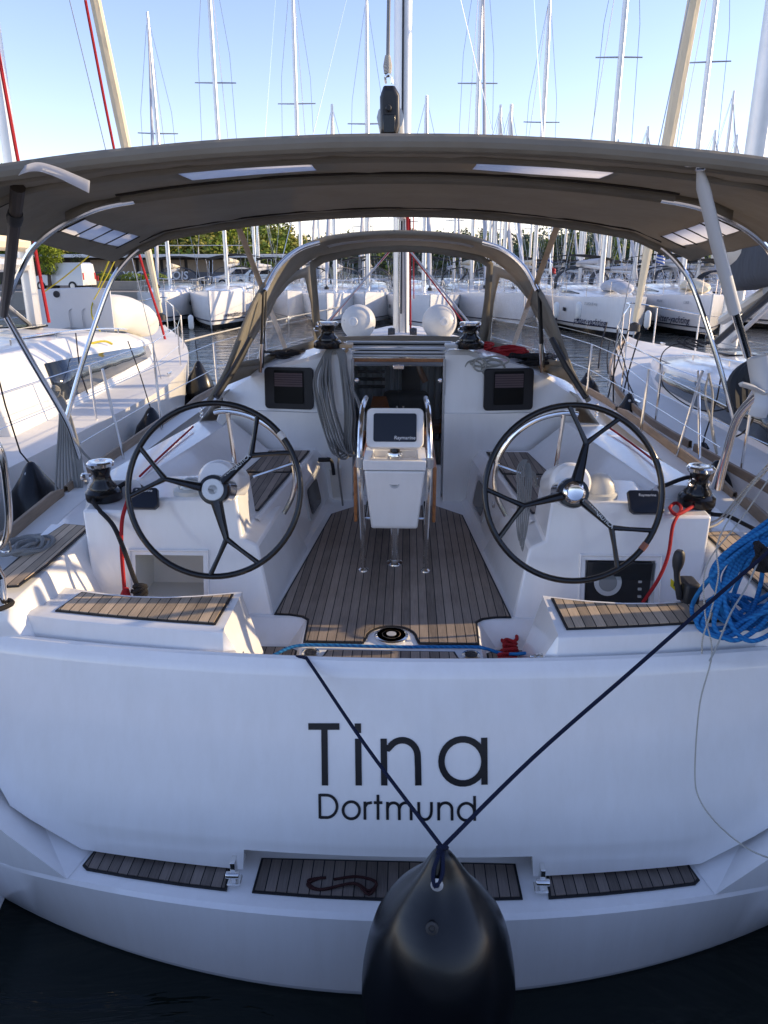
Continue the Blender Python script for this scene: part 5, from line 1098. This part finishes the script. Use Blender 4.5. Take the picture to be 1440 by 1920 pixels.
# main ropes in the foreground -----------------------------------------------
F0 = Vector((.205, 2.08, 1.15))
fn = thing('fender', 'large black teardrop fender hanging in front of the transom', 'fender', F0 + Vector((0, 0, -.9)))
prof = [(r * 1.07, h) for r, h in [(.012, 0.03), (.03, .02), (.05, -.02), (.075, -.07), (.12, -.13), (.178, -.21), (.228, -.31), (.252, -.44), (.268, -.56), (.265, -.68), (.24, -.79), (.19, -.88), (.12, -.94), (.05, -.97), (.0, -.975)]]
fb = MB(); ns = 48; P = []
for r, h in prof:
    row = []
    for k in range(ns):
        a = 2 * math.pi * k / ns; wv = 1 + (.13 * math.cos(3 * a + .6) + .03 * math.cos(7 * a)) * max(0, 1 - abs(h + .04) / .26) * (1 if h < .02 else .3)
        row.append(F0 + Vector((r * wv * math.cos(a), r * wv * math.sin(a) * (1 if h < -.15 else .8), h)))
    P.append(row)
fb.loft(P, closed=True); fb.build('fender_body', rubber, fn, angle=70, sub=1)
MB().lathe([(.022, 0), (.022, .008), (.012, .010), (.008, .004), (0, .004)], F0 + Vector((-.035, -.15, -.16)), 18, (-.1, -1, .45)).build('air_valve', blackm, fn)
MB().lathe([(.02, 0), (.022, .006), (.010, .008), (.008, -.01), (0, -.01)], F0 + Vector((-.018, -.07, -.055)), 16, (-.1, -1, .35)).build('fender_eye', alud, fn)
K = F0 + Vector((0, -.01, .045))
top1 = A(578, 1247, y=2.93); 
trope('navy line from the transom top down to the black fender', [K, K.lerp(top1, .5) + Vector((0, -.0, -.012)), top1 + Vector((.02, -.015, .0)), top1 + Vector((-.02, .03, .02)), top1 + Vector((-.08, .06, .0)), top1 + Vector((-.12, .10, -.06))], .0082, r_navy)
trope('taut navy line running from the fender up to the blue hose on the right rail', [K, A(1000, 1420, t=2.75), A(1180, 1262, t=2.85), A(1330, 1130, t=2.95), A(1470, 1010, t=3.0)], .0085, r_navy)
kn = MB()
for k in range(3): kn.tube(cr([K + Vector((.016 * math.cos(a + k), -.012 * math.sin(a), .012 * math.sin(a + k * 2))) for a in (0, 1.2, 2.4, 3.6, 4.8)], 3, closed=True), .0075, 7, closed=True)
kn.tube(cr([K, F0 + Vector((-.03, -.055, -.01)), F0 + Vector((-.025, -.075, -.06)), F0 + Vector((0, -.06, -.02)), K], 5), .0075, 7)
tag(kn.build('rope_knot', r_navy), 'navy knot tied through the eye of the large black fender', 'knot')
# blue hose bundle on the right
hz = []
random.seed(3)
bl = MB(); top = A(1455, 985, y=3.28)
def hose(pts, r=.0105): bl.tube(cr(pts, 7), r, 8)
for k in range(15):
    f_ = k / 14; yb = 3.0 + .35 * rnd.random()
    a = top + Vector((.03 * rnd.uniform(-1, 1), .05 * rnd.uniform(-1, 1), .06 * rnd.uniform(-1, 1)))
    mx1 = 1395 - 45 * f_ + rnd.uniform(-8, 8); bx1 = 1318 + 110 * f_ + rnd.uniform(-12, 12); by1 = 1148 + rnd.uniform(-22, 34)
    zs = 1.60
    hose([a, A(mx1, 1050 + rnd.uniform(-10, 10), y=3.22), A(mx1 - 35 + 30 * f_, 1105, y=3.15), A(bx1 - 18, by1 - 8, z=1.56), A(bx1 + 20, by1 + 20, z=1.53), A(bx1 + 70, by1 - 8, z=1.56), A(1450 + rnd.uniform(-10, 20), 1100 + 60 * rnd.random(), z=1.64)])
hose([A(1420, 1010, y=3.25), A(1340, 1075, y=3.15), A(1298, 1135, z=1.54), A(1312, 1172, z=1.51), A(1350, 1178, z=1.51), A(1400, 1160, z=1.53), A(1425, 1100, z=1.62), A(1432, 1040, y=3.25)])
hose([A(1470, 1120, z=1.6), A(1420, 1155, z=1.55), A(1385, 1160, z=1.55), A(1375, 1120, z=1.6), A(1400, 1060, y=3.2), A(1450, 1000, y=3.25)])
tag(bl.build('water_hose', r_blue), 'tangled bright blue hose coil hanging over the right corner of the cockpit', 'hose')
trope('thin pale cord hanging down over the right of the transom', [A(1440, 900, y=3.3), A(1385, 980, y=3.2), A(1325, 1060, y=3.05), A(1322, 1150, y=2.98), A(1335, 1225, y=2.9), A(1312, 1320, y=2.84), A(1303, 1440, y=2.78), A(1310, 1495, y=2.72), A(1345, 1545, y=2.66), A(1400, 1590, y=2.6), A(1450, 1612, y=2.55)], .0035, r_pale)
trope('second thin pale cord crossing the right helm seat', [A(1430, 880, y=3.35), A(1350, 1005, y=3.1), A(1347, 1080, y=3.02), A(1332, 1150, y=2.97), A(1318, 1195, y=2.93), A(1316, 1226, y=2.92)], .0035, r_pale)
trope('silvery cord hanging below the blue hose', [A(1425, 1045, y=3.1), A(1400, 1100, y=3.0), A(1370, 1150, y=2.92), A(1345, 1210, y=2.88), A(1330, 1240, y=2.86)], .004, r_mix)
for o_ in (0, 8): trope('pale mooring line leading up to the right beside the toe rail' if not o_ else 'doubled pale line beside the toe rail, just below the first', [A(1290, 985 + o_, z=1.7), A(1345, 975 + o_, z=1.7), A(1390, 925 + o_, y=4.2), A(1460, 850 + o_, y=4.0)], .006, r_pale)
tg = MB()
for k in range(5): tg.tube(cr([A(1425 + 9 * math.cos(1.3 * k), 1030 + 16 * math.sin(2 * k), y=3.15 - .02 * k), A(1442, 1045 + 6 * k, y=3.12), A(1432 - 5 * k, 1060, y=3.1), A(1420 + 4 * k, 1030, y=3.1)], 3, closed=True), .014, 8, closed=True)
tag(tg.build('rope_knot', r_black), 'black knotted line above the blue hose at the right edge', 'knot')
# ropes in the cockpit
trope('blue line lying across the cockpit behind the transom', [A(490, 1243, z=1.2), A(520, 1225, z=1.24), A(557, 1211, z=1.26), A(620, 1210, z=1.26), A(700, 1212, z=1.26), A(760, 1213, z=1.26), A(880, 1213, z=1.26), A(910, 1216, z=1.26), A(945, 1226, z=1.24), A(985, 1225, z=1.30)], .0085, r_blue)
rr1 = MB()
for k in range(6): rr1.tube(cr([A(940 + 6 * math.sin(k), 1196 + 8 * k, z=1.16 + .02 * k), A(955 + 10 * math.cos(k * 2), 1190 + 9 * k, z=1.17 + .02 * k), A(968, 1200 + 7 * k, z=1.18), A(950, 1206 + 7 * k, z=1.16)], 4, closed=True), .010, 7, closed=True)
tag(rr1.build('rope_coil', r_dkred if False else r_red), 'small coil of dark red rope on the floor beside the right helm seat', 'rope')
rm = MB()
for k in range(2): rm.tube(cr([(-.30 + .02 * k, 2.70, STEP + .02), (-.36, 2.66 + .02 * k, STEP + .02), (-.30, 2.63, STEP + .02), (-.15, 2.66, STEP + .03), (-.08, 2.63 - .02 * k, STEP + .02), (-.05, 2.68, STEP + .02), (-.14, 2.71, STEP + .02), (-.24, 2.67, STEP + .04)], 6), .0065, 7)
tag(rm.build('rope_coil', r_dkred), 'maroon rope lying in loops on the teak bathing step', 'rope')
trope('red line hanging from the right winch down beside the throttle lever', [A(1305, 945, z=1.82), A(1290, 955, z=1.83), A(1268, 965, z=1.83), A(1256, 952, z=1.83), A(1268, 943, z=1.83), A(1277, 955, z=1.83), A(1262, 985, y=3.72), A(1253, 1040, y=3.66), A(1235, 1085, y=3.66), A(1205, 1130, y=3.66)], .0095, r_red)
trope('red line hanging from the left winch down to the helm floor', [A(243, 918, z=1.82), A(240, 935, y=3.86), A(229, 975, y=3.76), A(228, 1030, y=3.7), A(233, 1100, y=3.66), A(235, 1130, y=3.62)], .011, r_red)
trope('thick dark grey line from the left winch ending in a knot above the helm seat', [A(236, 905, z=1.88), A(198, 928, z=1.84), A(176, 938, z=1.83), A(185, 955, z=1.80), A(212, 985, y=3.78), A(232, 1030, y=3.66), A(248, 1075, y=3.6), A(262, 1110, y=3.56)], .0125, r_black)
kk = MB(); c_ = A(264, 1112, y=3.53)
for k in range(4): kk.tube(cr([c_ + Vector((.028 * math.cos(a + k), .02 * math.sin(a * 1 + k), .018 * math.sin(a + 2 * k) + .012 * k)) for a in (0, 1.2, 2.4, 3.6, 4.8)], 3, closed=True), .0125, 8, closed=True)
kk.tube([c_ + Vector((-.05, 0, .01)), c_], .012, 8); tag(kk.build('rope_knot', r_black), 'black stopper knot just behind the left helm seat', 'knot')
bu = MB().tube([A(235, 1118, y=3.52), A(236, 1102, y=3.55)], [.03, .014], 10); tag(bu.build('rope_bundle', r_red), 'red rope end bundle behind the left helm seat', 'rope')
trope('brown line round the right winch with a knot, leading aft', [A(1235, 915, z=1.88), A(1290, 895, z=1.93), A(1310, 905, z=1.90), A(1322, 940, z=1.80), A(1330, 962, z=1.72), A(1365, 968, z=1.70), A(1400, 985, z=1.66), A(1450, 1010, z=1.66)], .012, r_black)
kk = MB(); c_ = A(1325, 952, z=1.76)
for k in range(3): kk.tube(cr([c_ + Vector((.02 * math.cos(a + k), .02 * math.sin(a + k), .02 * math.sin(a + 2 * k))) for a in (0, 1.2, 2.4, 3.6, 4.8)], 3, closed=True), .012, 8, closed=True)
tag(kk.build('rope_knot', r_black), 'brown-black knot on the deck just behind the right winch', 'knot')
for s in (-1, 1):
    a, b = ((262, 893), (362, 800)) if s < 0 else ((1232, 868), (1140, 800))
    trope('red tail line lying along the %s coaming top' % ('left' if s < 0 else 'right'), [A(*a, z=1.91), A((a[0] + b[0]) / 2, (a[1] + b[1]) / 2 - 1, z=1.905), A(*b, z=1.915)], .007, r_red)
# hank of grey rope on the left cabin winch
hk = MB()
for k in range(13):
    x0 = 590 + 5.5 * (k % 7); lo = 838 + 3.2 * (k % 5) + 5 * (k // 7); w_ = 74 - 3 * (k % 6); yb = 5.80 - .012 * k; xt = 612 + 2.0 * (k % 7); xr = 636 + 2.2 * (k % 7)
    ym = 5.86 - .01 * (k % 5)
    hk.tube(cr([A(xt + 6, 652, y=5.98), A(xt - 4, 665, y=5.94), A(x0 - 2 + rnd.uniform(-2, 2), 712, y=ym), A(x0 + 6 + rnd.uniform(-2, 2), 765, y=yb), A(x0 + 22, 820, y=yb - .03), A(x0 + 34, lo, y=yb - .06), A(x0 + 34 + w_ * .25, lo + 2, y=yb - .06), A(x0 + w_ * .78, lo - 22, y=yb - .04), A(x0 + w_ * .80, 775, y=yb), A(xr + 6 + rnd.uniform(-2, 2), 712, y=ym), A(xr - 2, 664, y=5.94), A(xt + 8, 651, y=5.98)], 5), .0085, 6)
hk.tube(cr([A(607, 668, y=5.9), A(609, 720, y=5.84), A(622, 790, y=5.75), A(634, 850, y=5.68), A(634, 878, y=5.66), A(640, 925, y=5.62), A(643, 948, y=5.62)], 5), .008, 6)
tag(hk.build('rope_hank', r_grey), 'long hank of grey rope hanging from the left cabin winch', 'rope')
bb = MB(); [bb.tube(cr([A(634, 648, y=6.0), A(641, 642 + 2 * k, y=6.0), A(652, 650 + 2 * k, y=6.02), A(645, 662, y=6.0)], 4), .008, 6) for k in range(4)]; tag(bb.build('rope_coil', tan), 'small beige line wrapped beside the left cabin winch', 'rope')
def pile(px, py, y, w_, n_, m, r, lbl, name='rope_coil', hgt=.07, wy=.14):
    c = A(px, py, y=y); b = MB()
    for k in range(n_):
        a0 = rnd.uniform(0, 6.28); rx = w_ * rnd.uniform(.35, 1); ry = wy * rnd.uniform(.3, 1); o_ = Vector((rnd.uniform(-.3, .3) * w_, rnd.uniform(-.3, .3) * wy, hgt * rnd.random()))
        b.tube(cr([c + o_ + Vector((rx * math.cos(a0 + a), ry * math.sin(a0 + a), .012 * math.sin(3 * a + k))) for a in (0, .9, 1.8, 2.7, 3.6, 4.5, 5.4)], 3, closed=True), r, 6, closed=True)
    return tag(b.build(name, m), lbl, 'rope')
pile(545, 672, 6.4, .20, 14, r_black, .009, 'coiled black line lying on the left cabin top under the sprayhood')
pile(905, 660, 6.5, .13, 10, r_red, .010, 'bright red rope heap beside the right cabin winch'); pile(950, 668, 6.5, .16, 11, r_red, .010, 'red rope heap farther right under the sprayhood side window')
pile(1000, 682, 6.3, .20, 12, r_black, .010, 'dark tangled line at the right end of the cabin top')
fk = MB()
for k, (cx, cy, rx, ry) in enumerate(((888, 690, 16, 14), (925, 692, 22, 17), (912, 680, 30, 8), (930, 676, 24, 8), (900, 684, 12, 12))):
    fk.tube(cr([A(cx + rx * math.cos(a), cy + ry * math.sin(a), y=6.02 - .01 * k) for a in (0, .8, 1.6, 2.4, 3.2, 4, 4.8, 5.6)], 3, closed=True), .0075, 6, closed=True)
tag(fk.build('rope_coil', r_mix), 'flecked grey and white rope looped over the right bulkhead window', 'rope')
# rope hank and hammock bundle on the right guard rail, left pushpit hank
rh = MB()
for k in range(4): rh.tube(cr([A(982 + 2 * k, 862, y=3.96), A(970 + 4 * k, 880, y=3.92), A(971 + 3.2 * k, 930, y=3.9), A(969 + 3.4 * k, 985, y=3.86), A(975 + 2.2 * k, 1016 + 9 * (k % 3), y=3.84), A(979 + 3.5 * k, 980, y=3.86), A(986 + 3.6 * k, 900, y=3.92), A(986 + 2 * k, 868, y=3.96)], 4), .0045, 6)
for k in range(3): rh.tube(cr([A(978, 885 + 4 * k, y=4.08), A(992, 882 + 4 * k, y=4.07), A(1002, 888 + 4 * k, y=4.1), A(1006, 905 + 5 * k, y=4.12)], 3), .0075, 6)
tag(rh.build('rope_hank', r_grey), 'grey rope hank tied to the right helm grab rail', 'rope')
lh = MB()
for k in range(7): lh.tube(cr([A(104, 735, y=5.2), A(113 + 2.0 * k, 760, y=5.15), A(108 + 5 * k, 850, y=5.1), A(106 + 7 * k, 925 + 3 * (k % 3), y=5.05), A(125 + 4.5 * k, 935 + 3 * (k % 2), y=5.05), A(140 + 2 * k, 860, y=5.1), A(116 + 2 * k, 770, y=5.15), A(106, 738, y=5.2)], 5), .0085, 6)
lh.tube(cr([A(118, 735, y=5.2), A(122, 790, y=5.1), A(150, 840, y=5.0), A(175, 868, z=1.75), A(192, 885, z=1.9)], 5), .008, 6)
for k in range(3): lh.tube(cr([A(98 + 3 * k, 728, y=5.15), A(104, 724 + 4 * k, y=5.12), A(112, 732, y=5.15), A(106, 744, y=5.15)], 3, closed=True), .009, 6, closed=True)
tag(lh.build('rope_hank', r_grey), 'grey rope hank hanging from the left stern rail', 'rope')
pile(50, 1030, 3.72, .13, 5, r_grey, .013, 'grey mooring rope looped on the left side deck', hgt=.03, wy=.18) 
dd = A(60, 1035, z=1.56); ml = MB()
for k in range(4): ml.tube(cr([A(110 + 3 * k, 1002 + 3 * k, z=1.56), A(70, 1004 + 5 * k, z=1.57), A(42, 1012 + 6 * k, z=1.57), A(36, 1030 + 3 * k, z=1.57), A(62, 1034 + 2 * k, z=1.56), A(86, 1020 + 2 * k, z=1.57)], 4), .0115, 7)
tag(ml.build('mooring_line', r_mix), 'pale spliced mooring line laid along the left side deck', 'rope')
trope('small dark loop of line at the left edge of the side deck', [A(-10, 1128, z=1.58), A(0, 1128, z=1.58), A(18, 1126, z=1.58), A(22, 1132, z=1.58), A(0, 1142, z=1.58), A(-12, 1144, z=1.58)], .012, r_black)
# winch handle in its cream holster
wh = thing('winch_handle', 'black winch handle standing in its cream pocket left of the companionway', 'winch handle', A(622, 880, y=5.72))
MB().tube([A(597, 862, y=5.68), A(619, 862, y=5.70)], .018, 12).build('grip', blackm, wh); MB().tube(cr([A(614, 860, y=5.70), A(622, 866, y=5.72), A(626, 890, y=5.73)], 4), .014, 10).build('arm', blackm, wh)
hp = MB().slab([A(617, 880, y=5.74), A(640, 878, y=5.78), A(640, 932, y=5.72), A(624, 934, y=5.68)], (0, .04, 0)); tag(hp.build('handle_pocket', cream, bevel=.006), 'cream pocket on the bulkhead holding the black winch handle', 'pocket')
tag(MB().slab([A(1296, 985, z=1.64), A(1312, 982, z=1.64), A(1326, 990, z=1.64), A(1308, 992, z=1.64)], (0, 0, .02)).build('deck_cleat', silver), 'small silver plate on the right coaming behind the winch', 'plate')
# black fenders between the yachts
def ffender(c, r, h, lbl, grp='black fenders hung between the yachts', line=None):
    c = Vector(c); o = thing('fender', lbl, 'fender', c, group=grp)
    pr = [(.012, .03), (.03, .02), (.05 * r / .2, -.02), (r * .4, -h * .12), (r * .75, -h * .28), (r * .97, -h * .5), (r, -h * .62), (r * .9, -h * .8), (r * .55, -h * .95), (0, -h)]
    MB().lathe(pr, c, 28).build('fender_body', rubber, o, angle=70)
    MB().lathe([(.016, 0), (.016, .01), (.0, .01)], c + Vector((-.01, -r * .28, -h * .08)), 12, (0, -1, .5)).build('fender_eye', silver, o)
    if line: MB().tube([c] + line, .007, 6).build('fender_line', r_black, o)
ffender(A(58, 872, t=6.3), .24, .75, 'black fender hanging beside the left rail, nearest of those on the left', line=[A(38, 848, t=6.3), A(10, 760, t=6.1), A(-5, 700, t=6)])
ffender(A(283, 768, t=9.2), .25, .7, 'black fender partly behind the top left of the left steering wheel', line=[A(262, 700, t=9.3), A(240, 640, t=9.5)])
ffender(A(372, 680, t=12.5), .24, .8, 'tall black fender at the bow of the left-hand yacht', line=[A(366, 640, t=12.6)])
ffender(A(1180, 742, t=8.6), .20, .62, 'black fender hanging above the right steering wheel rim', line=[A(1176, 700, t=8.7), A(1160, 640, t=9)])
ffender(A(1102, 702, t=10.5), .2, .55, 'small black fender farthest forward between the right-hand yachts', line=[A(1108, 640, t=10.6)])
ffender(A(1318, 835, t=6.9), .23, .62, 'black fender squeezed against the wooden rail beside the right pushpit post', line=[A(1322, 815, t=6.9), A(1345, 745, t=6.8), A(1355, 690, t=6.7)])
ffender(A(1345, 870, t=6.2), .21, .6, 'black fender low between the two hulls at the far right')
# hanging ropes at the right neighbour's bow
for k, (a, b, r_) in enumerate((((1138, 605), (1122, 690), .010), ((1158, 618), (1150, 770), .010), ((1178, 620), (1135, 765), .009), ((1150, 640), (1188, 740), .008), ((1143, 640), (1140, 700), .008), ((1200, 625), (1160, 780), .010))):
    trope(('black line hanging from the right yacht pulpit, number %s from the left' % ('first', 'second', 'third', 'fourth', 'fifth', 'last')[k]).replace('number ', ''), [A(*a, t=10.5), A((a[0] + b[0]) / 2 - 3, (a[1] + b[1]) / 2, t=9.7), A(*b, t=9)], r_, r_black, grp='black lines at the right yacht bow')
trope('black cord looping over the windows of the right yacht', [A(1320, 650, t=9), A(1270, 645, t=9.3), A(1241, 665, t=9), A(1241, 715, t=8.2), A(1260, 740, t=7.8), A(1300, 765, t=7.4), A(1345, 770, t=7.2), A(1400, 752, t=7.2)], .007, r_black)
trope('dark fender line tied off at the right yacht side', [A(1430, 745, t=6.2), A(1410, 790, t=6.1), A(1392, 812, t=6.1), A(1375, 820, t=6.1)], .008, r_black)
tl = MB(); [tl.tube(cr([A(1300 + 8 * k, 655 - 3 * k, t=8.9), A(1270 + 14 * k, 640, t=9.3), A(1285 + 10 * k, 632 + 3 * k, t=9.3), A(1320 + 5 * k, 645, t=9)], 4), .009, 6) for k in range(5)]; tag(tl.build('rope_coil', r_black), 'black rope tangle on the coachroof of the right-hand yacht', 'rope')
trope('pale rope tied in hanks on the right yacht lifeline', [A(1330, 700, t=6.5), A(1322, 740, t=6.5), A(1335, 800, t=6.4), A(1344, 850, t=6.3), A(1334, 800, t=6.35), A(1336, 740, t=6.5), A(1328, 700, t=6.5)], .010, r_pale)
trope('black line from the left boom end down to its fender', [A(142, 625, t=9.8), A(150, 690, t=9), A(165, 740, t=8.6)], .008, r_black)
trope('thin mooring line stretched over the water from the left bow', [A(345, 640, t=15), A(460, 612, t=25), A(640, 575, t=37)], .02, r_pale, k=2)
trope('thin mooring line stretched from the far right yacht towards the right bow', [A(1030, 608, t=30), A(1130, 632, t=16), A(1250, 680, t=10), A(1440, 740, t=7)], .009, r_pale, k=2)
# ---------------------------------------------------------------- far yachts
def far(px, t, rz, label, L=12.5, mast_h=15.5, group=None, **k):
    p = A(px, 492, t=t); return yacht('sailing_yacht', label, (p.x, p.y, 0), rz, L=L, mast_h=mast_h, group=group, detail=1, **k)
def bowat(px, py, t, rz, L): # stern origin for a boat whose bow is at the given place
    p = A(px, py, t=t); return (p.x + math.sin(rz) * L, p.y - math.cos(rz) * L)
def farbow(px, t, rzd, label, L=12.5, **k):
    rz = R(rzd); x, y = bowat(px, 540, t, rz, L); o = yacht('sailing_yacht', label, (x, y, 0), rz, L=L, **k); return o
def hull_text(y, s, off, z, txt, size, side=1, m=navy, nm='hull_lettering', sh=.15):
    L, B = y['L'], y['B']; b = hb(s, B) + .02; b2 = hb(s + .1, B) + .02; d = Vector((side * (b2 - b), L * .1, 0)).normalized() * (1 if side > 0 else -1)
    text_mb(txt, size, (side * (b * (.955 + .035 * z)), s * L, z), d, (0, 0, 1), .03 , .006, shear=sh).build(nm, m, y, smooth=False)
def setd(y, L, B): y['L'] = L; y['B'] = B; return y
def farmast(px, t, rzd, label, L=12.5, my=None, **k):     # boat placed by its mast
    my = my or L * .56; p = A(px, 492, t=t); rz = R(rzd); x, y = p.x + math.sin(rz) * my, p.y - math.cos(rz) * my
    return setd(yacht('sailing_yacht', label, (x, y, 0), rz, L=L, my=my, **k), L, k.get('B', 4.0))
f1 = farmast(424, 41, 184.5, 'white charter yacht facing us left of the sprayhood, web address on its bow', L=13, my=6.8, B=4.2, mast_h=17, free=1.5, cover=sailc, stripe=navy, furl=False)
hull_text(f1, .80, 0, .62, 'www.pitter-yachting.com', .34, -1)
f2 = farmast(316, 42, 190, 'white yacht with sprayhood moored left of the web-address yacht', L=12, B=4.0, mast_h=13.4, free=1.4, furl=greysail)
f3 = farmast(1130, 36, 181.5, 'white charter yacht on the right with white fenders and lettering at its bow', L=13.5, B=4.3, mast_h=17, free=1.45, furl=False, cover=greysail, canv=charcan)
hull_text(f3, .80, 0, .55, 'pitter-yachting', .40, 1); hull_text(f3, .80, 0, 1.32, 'DUFOUR 46', .16, 1, alud)
f4 = farmast(1283, 37, 173, 'white charter yacht behind the chrome bimini leg on the right, lettering on its bow', L=14, B=4.4, mast_h=17, free=1.5, furl=False, cover=greysail, canv=charcan)
hull_text(f4, .84, 0, .62, 'pitter-yachting', .42, 1); hull_text(f4, .90, 0, 1.4, '1.363', .17, 1, alud); hull_text(f4, .76, 0, 1.38, 'BELLINI', .14, 1, alud)
for y in (f3, f4):   # grey sail cover bags on foredeck
    MB().tube(cr([(0, y['L'] * .66, 1.95), (.1, y['L'] * .76, 2.15), (0, y['L'] * .88, 1.95)], 4), [.15] + [.42] * 7 + [.2], 10, flat=.6).build('deck_sail_bag', greysail if y is f3 else sailc, y)
cyl = [(.03, 0), (.09, -.04), (.13, -.12), (.13, -.6), (.09, -.68), (.03, -.72)]
for i, (px, py, t, lb) in enumerate(((1022, 565, 34, 'leftmost of the white fenders along the right charter yacht'), (1044, 566, 33.5, 'second white fender from the left on the right charter yacht'), (1086, 566, 32.5, 'third white fender, with a black tip, on the right charter yacht'), (1216, 582, 30.2, 'white fender between the two right charter yachts'), (357, 590, 36, 'small white fender on the far left yachts beside the web-address bow'))):
    p = A(px, py, t=t); o = thing('fender', lb, 'fender', p, group='white fenders on the far yachts'); MB().lathe(cyl, p, 14).build('fender_body', wht, o); MB().lathe([(.0, -.82), (.07, -.74), (.05, -.66)], p, 10).build('fender_tip', navy, o)
# the central row seen through the sprayhood and the left group
row = [(478, 50, 178, 'white yacht moored behind the web-address yacht, its boom cover pale', 8.5), (565, 44, 180, 'white yacht at the left edge of the sprayhood, tall mast rising behind it', 16.5), (628, 41, 181, 'white yacht with short mast seen through the left part of the sprayhood window', 9),
       (690, 42, 181, 'white yacht seen through the sprayhood just left of the mast', 14.2), (795, 39, 182, 'white yacht seen through the sprayhood right of the mast', 9),
       (885, 42, 183, 'white yacht at the right edge of the sprayhood front window, double mast line above', 17.5), (945, 41, 184, 'white yacht seen through the small right sprayhood window', 9), (1002, 45, 186, 'white yacht just right of the sprayhood, behind the lettered one', 15.2),
       (1335, 60, 186, 'yacht far behind at the right, thin mast reaching above the bimini', 13.5)]
for px, t, rz, lb, mh in row: farmast(px, t, rz, lb, L=12.5 + (px % 3), B=4.1, mast_h=mh, free=1.4, furl=False if px < 600 else greysail if px % 2 else (mh < 10), canv=charcan if px % 4 else canvas, cover=greysail if px % 3 else sailc, detail=1)
# mast forest: two prototypes copied
pa = farbow(1128, 62, 190, 'distant yacht in the packed rows right of the sprayhood, mostly its mast showing', L=12, B=4, mast_h=9.3, group='distant yachts in the packed rows', furl=greysail, cover=greysail)
pb_ = farbow(1060, 66, 186, 'distant yacht in the packed rows right of the sprayhood, mostly its mast showing', L=11, B=3.8, mast_h=8.6, group='distant yachts in the packed rows', furl=False, cover=charcan)
pc_ = farbow(1170, 58, 188, 'distant yacht in the packed rows right of the sprayhood, mostly its mast showing', L=13, B=4, mast_h=9.8, group='distant yachts in the packed rows', furl=greysail, cover=greysail)
lst = [(1020, 75, 0), (1036, 58, 1), (1048, 82, 0), (1072, 60, 0), (1085, 90, 1), (1098, 55, 0), (1112, 78, 1), (1140, 70, 1), (1150, 92, 0), (1163, 75, 1), (1182, 66, 0), (1196, 84, 1), (1208, 60, 2), (1220, 72, 0), (1232, 95, 1), (1245, 58, 0), (1256, 68, 1), (1268, 80, 0),
       (1282, 46, 2), (1298, 62, 0), (1310, 74, 1), (1322, 88, 0), (1333, 54, 2), (1345, 66, 1), (1356, 78, 0), (1372, 60, 1), (1390, 72, 0), (1410, 58, 0), (1430, 66, 1), (985, 70, 1), (968, 85, 0), (1007, 96, 1), (1132, 108, 0), (1175, 112, 1), (1213, 106, 0), (1262, 110, 1), (1300, 104, 0), (1340, 112, 1)]
for px, t, k in lst:
    src = (pa, pb_, pc_)[k]; p = A(px, 540, t=t); copy_tree(src, loc=(p.x, p.y, 0), rz=R(188 + rnd.uniform(-6, 6)))
for px, t, k in ((530, 66, 1), (620, 66, 0), (672, 72, 1), (705, 58, 0), (775, 64, 1), (835, 70, 0), (905, 62, 0), (885, 52, 2), (925, 78, 1)):
    src = (pa, pb_, pc_)[k]; p = A(px, 540, t=t); c = copy_tree(src, loc=(p.x, p.y, 0), rz=R(180 + rnd.uniform(-8, 8)))
    c['label'] = 'distant yacht in the rows behind the sprayhood and left of it, mostly its mast showing'; c['group'] = 'distant yachts behind the sprayhood'
# every distant yacht is told apart by the place of its mast in the row
def ordn(n): return '%d%s' % (n, 'th' if 10 < n % 100 < 14 else {1: 'st', 2: 'nd', 3: 'rd'}.get(n % 10, 'th'))
for g_n, wh_ in (('distant yachts in the packed rows', 'to the right of the sprayhood'), ('distant yachts behind the sprayhood', 'behind and left of the sprayhood')):
    l_ = []
    for o in sc.objects:
        if o.get('group') == g_n:
            myl = {'L': 6.72}['L']; p = Vector(o.location) + Vector((-math.sin(o.rotation_euler.z), math.cos(o.rotation_euler.z), 0)) * myl; d = p - EYE
            l_.append((math.atan2(d.x, d.y), o))
    l_.sort(key=lambda q: q[0])
    for i_, (_, o) in enumerate(l_): o['label'] = 'distant yacht %s, its short mast %s from the left there' % (wh_, ordn(i_ + 1))
# flags
def flag(px, py, t, lbl, cols, w_=.8, h_=.5, parent=None):
    p = A(px, py, t=t); o = thing('flag', lbl, 'flag', p); MB().tube([p + Vector((0, 0, -.9)), p + Vector((0, 0, .1))], .012, 5).build('flag_staff', wht, o)
    n = len(cols)
    for k, m in enumerate(cols):
        z0, z1 = -h_ * k / n, -h_ * (k + 1) / n; MB().loft([[p + Vector((w_ * j / 8, .06 * math.sin(j * .9), z - .12 * (j / 8))) for j in range(9)] for z in (z0, z1)]).build('flag_stripe', m, o, solid=.004)
fb_, fw_ = mat('flag_blue', (.03, .1, .4), .8), mat('flag_white', (.7, .7, .7), .8)
flag(1231, 477, 34, 'blue and white striped flag above the right charter yachts', [fb_, fw_, fb_, fw_, fb_], .42, .34)
flag(1027, 482, 36, 'small white and blue flag left among the far masts', [fw_, fb_, fw_], .25, .25); flag(1035, 500, 36, 'small red flag left among the far masts', [redm, redm], .2, .25)
flag(1304, 445, 40, 'light blue and white flag under the bimini side window', [fw_, fb_, fw_], .35, .45)
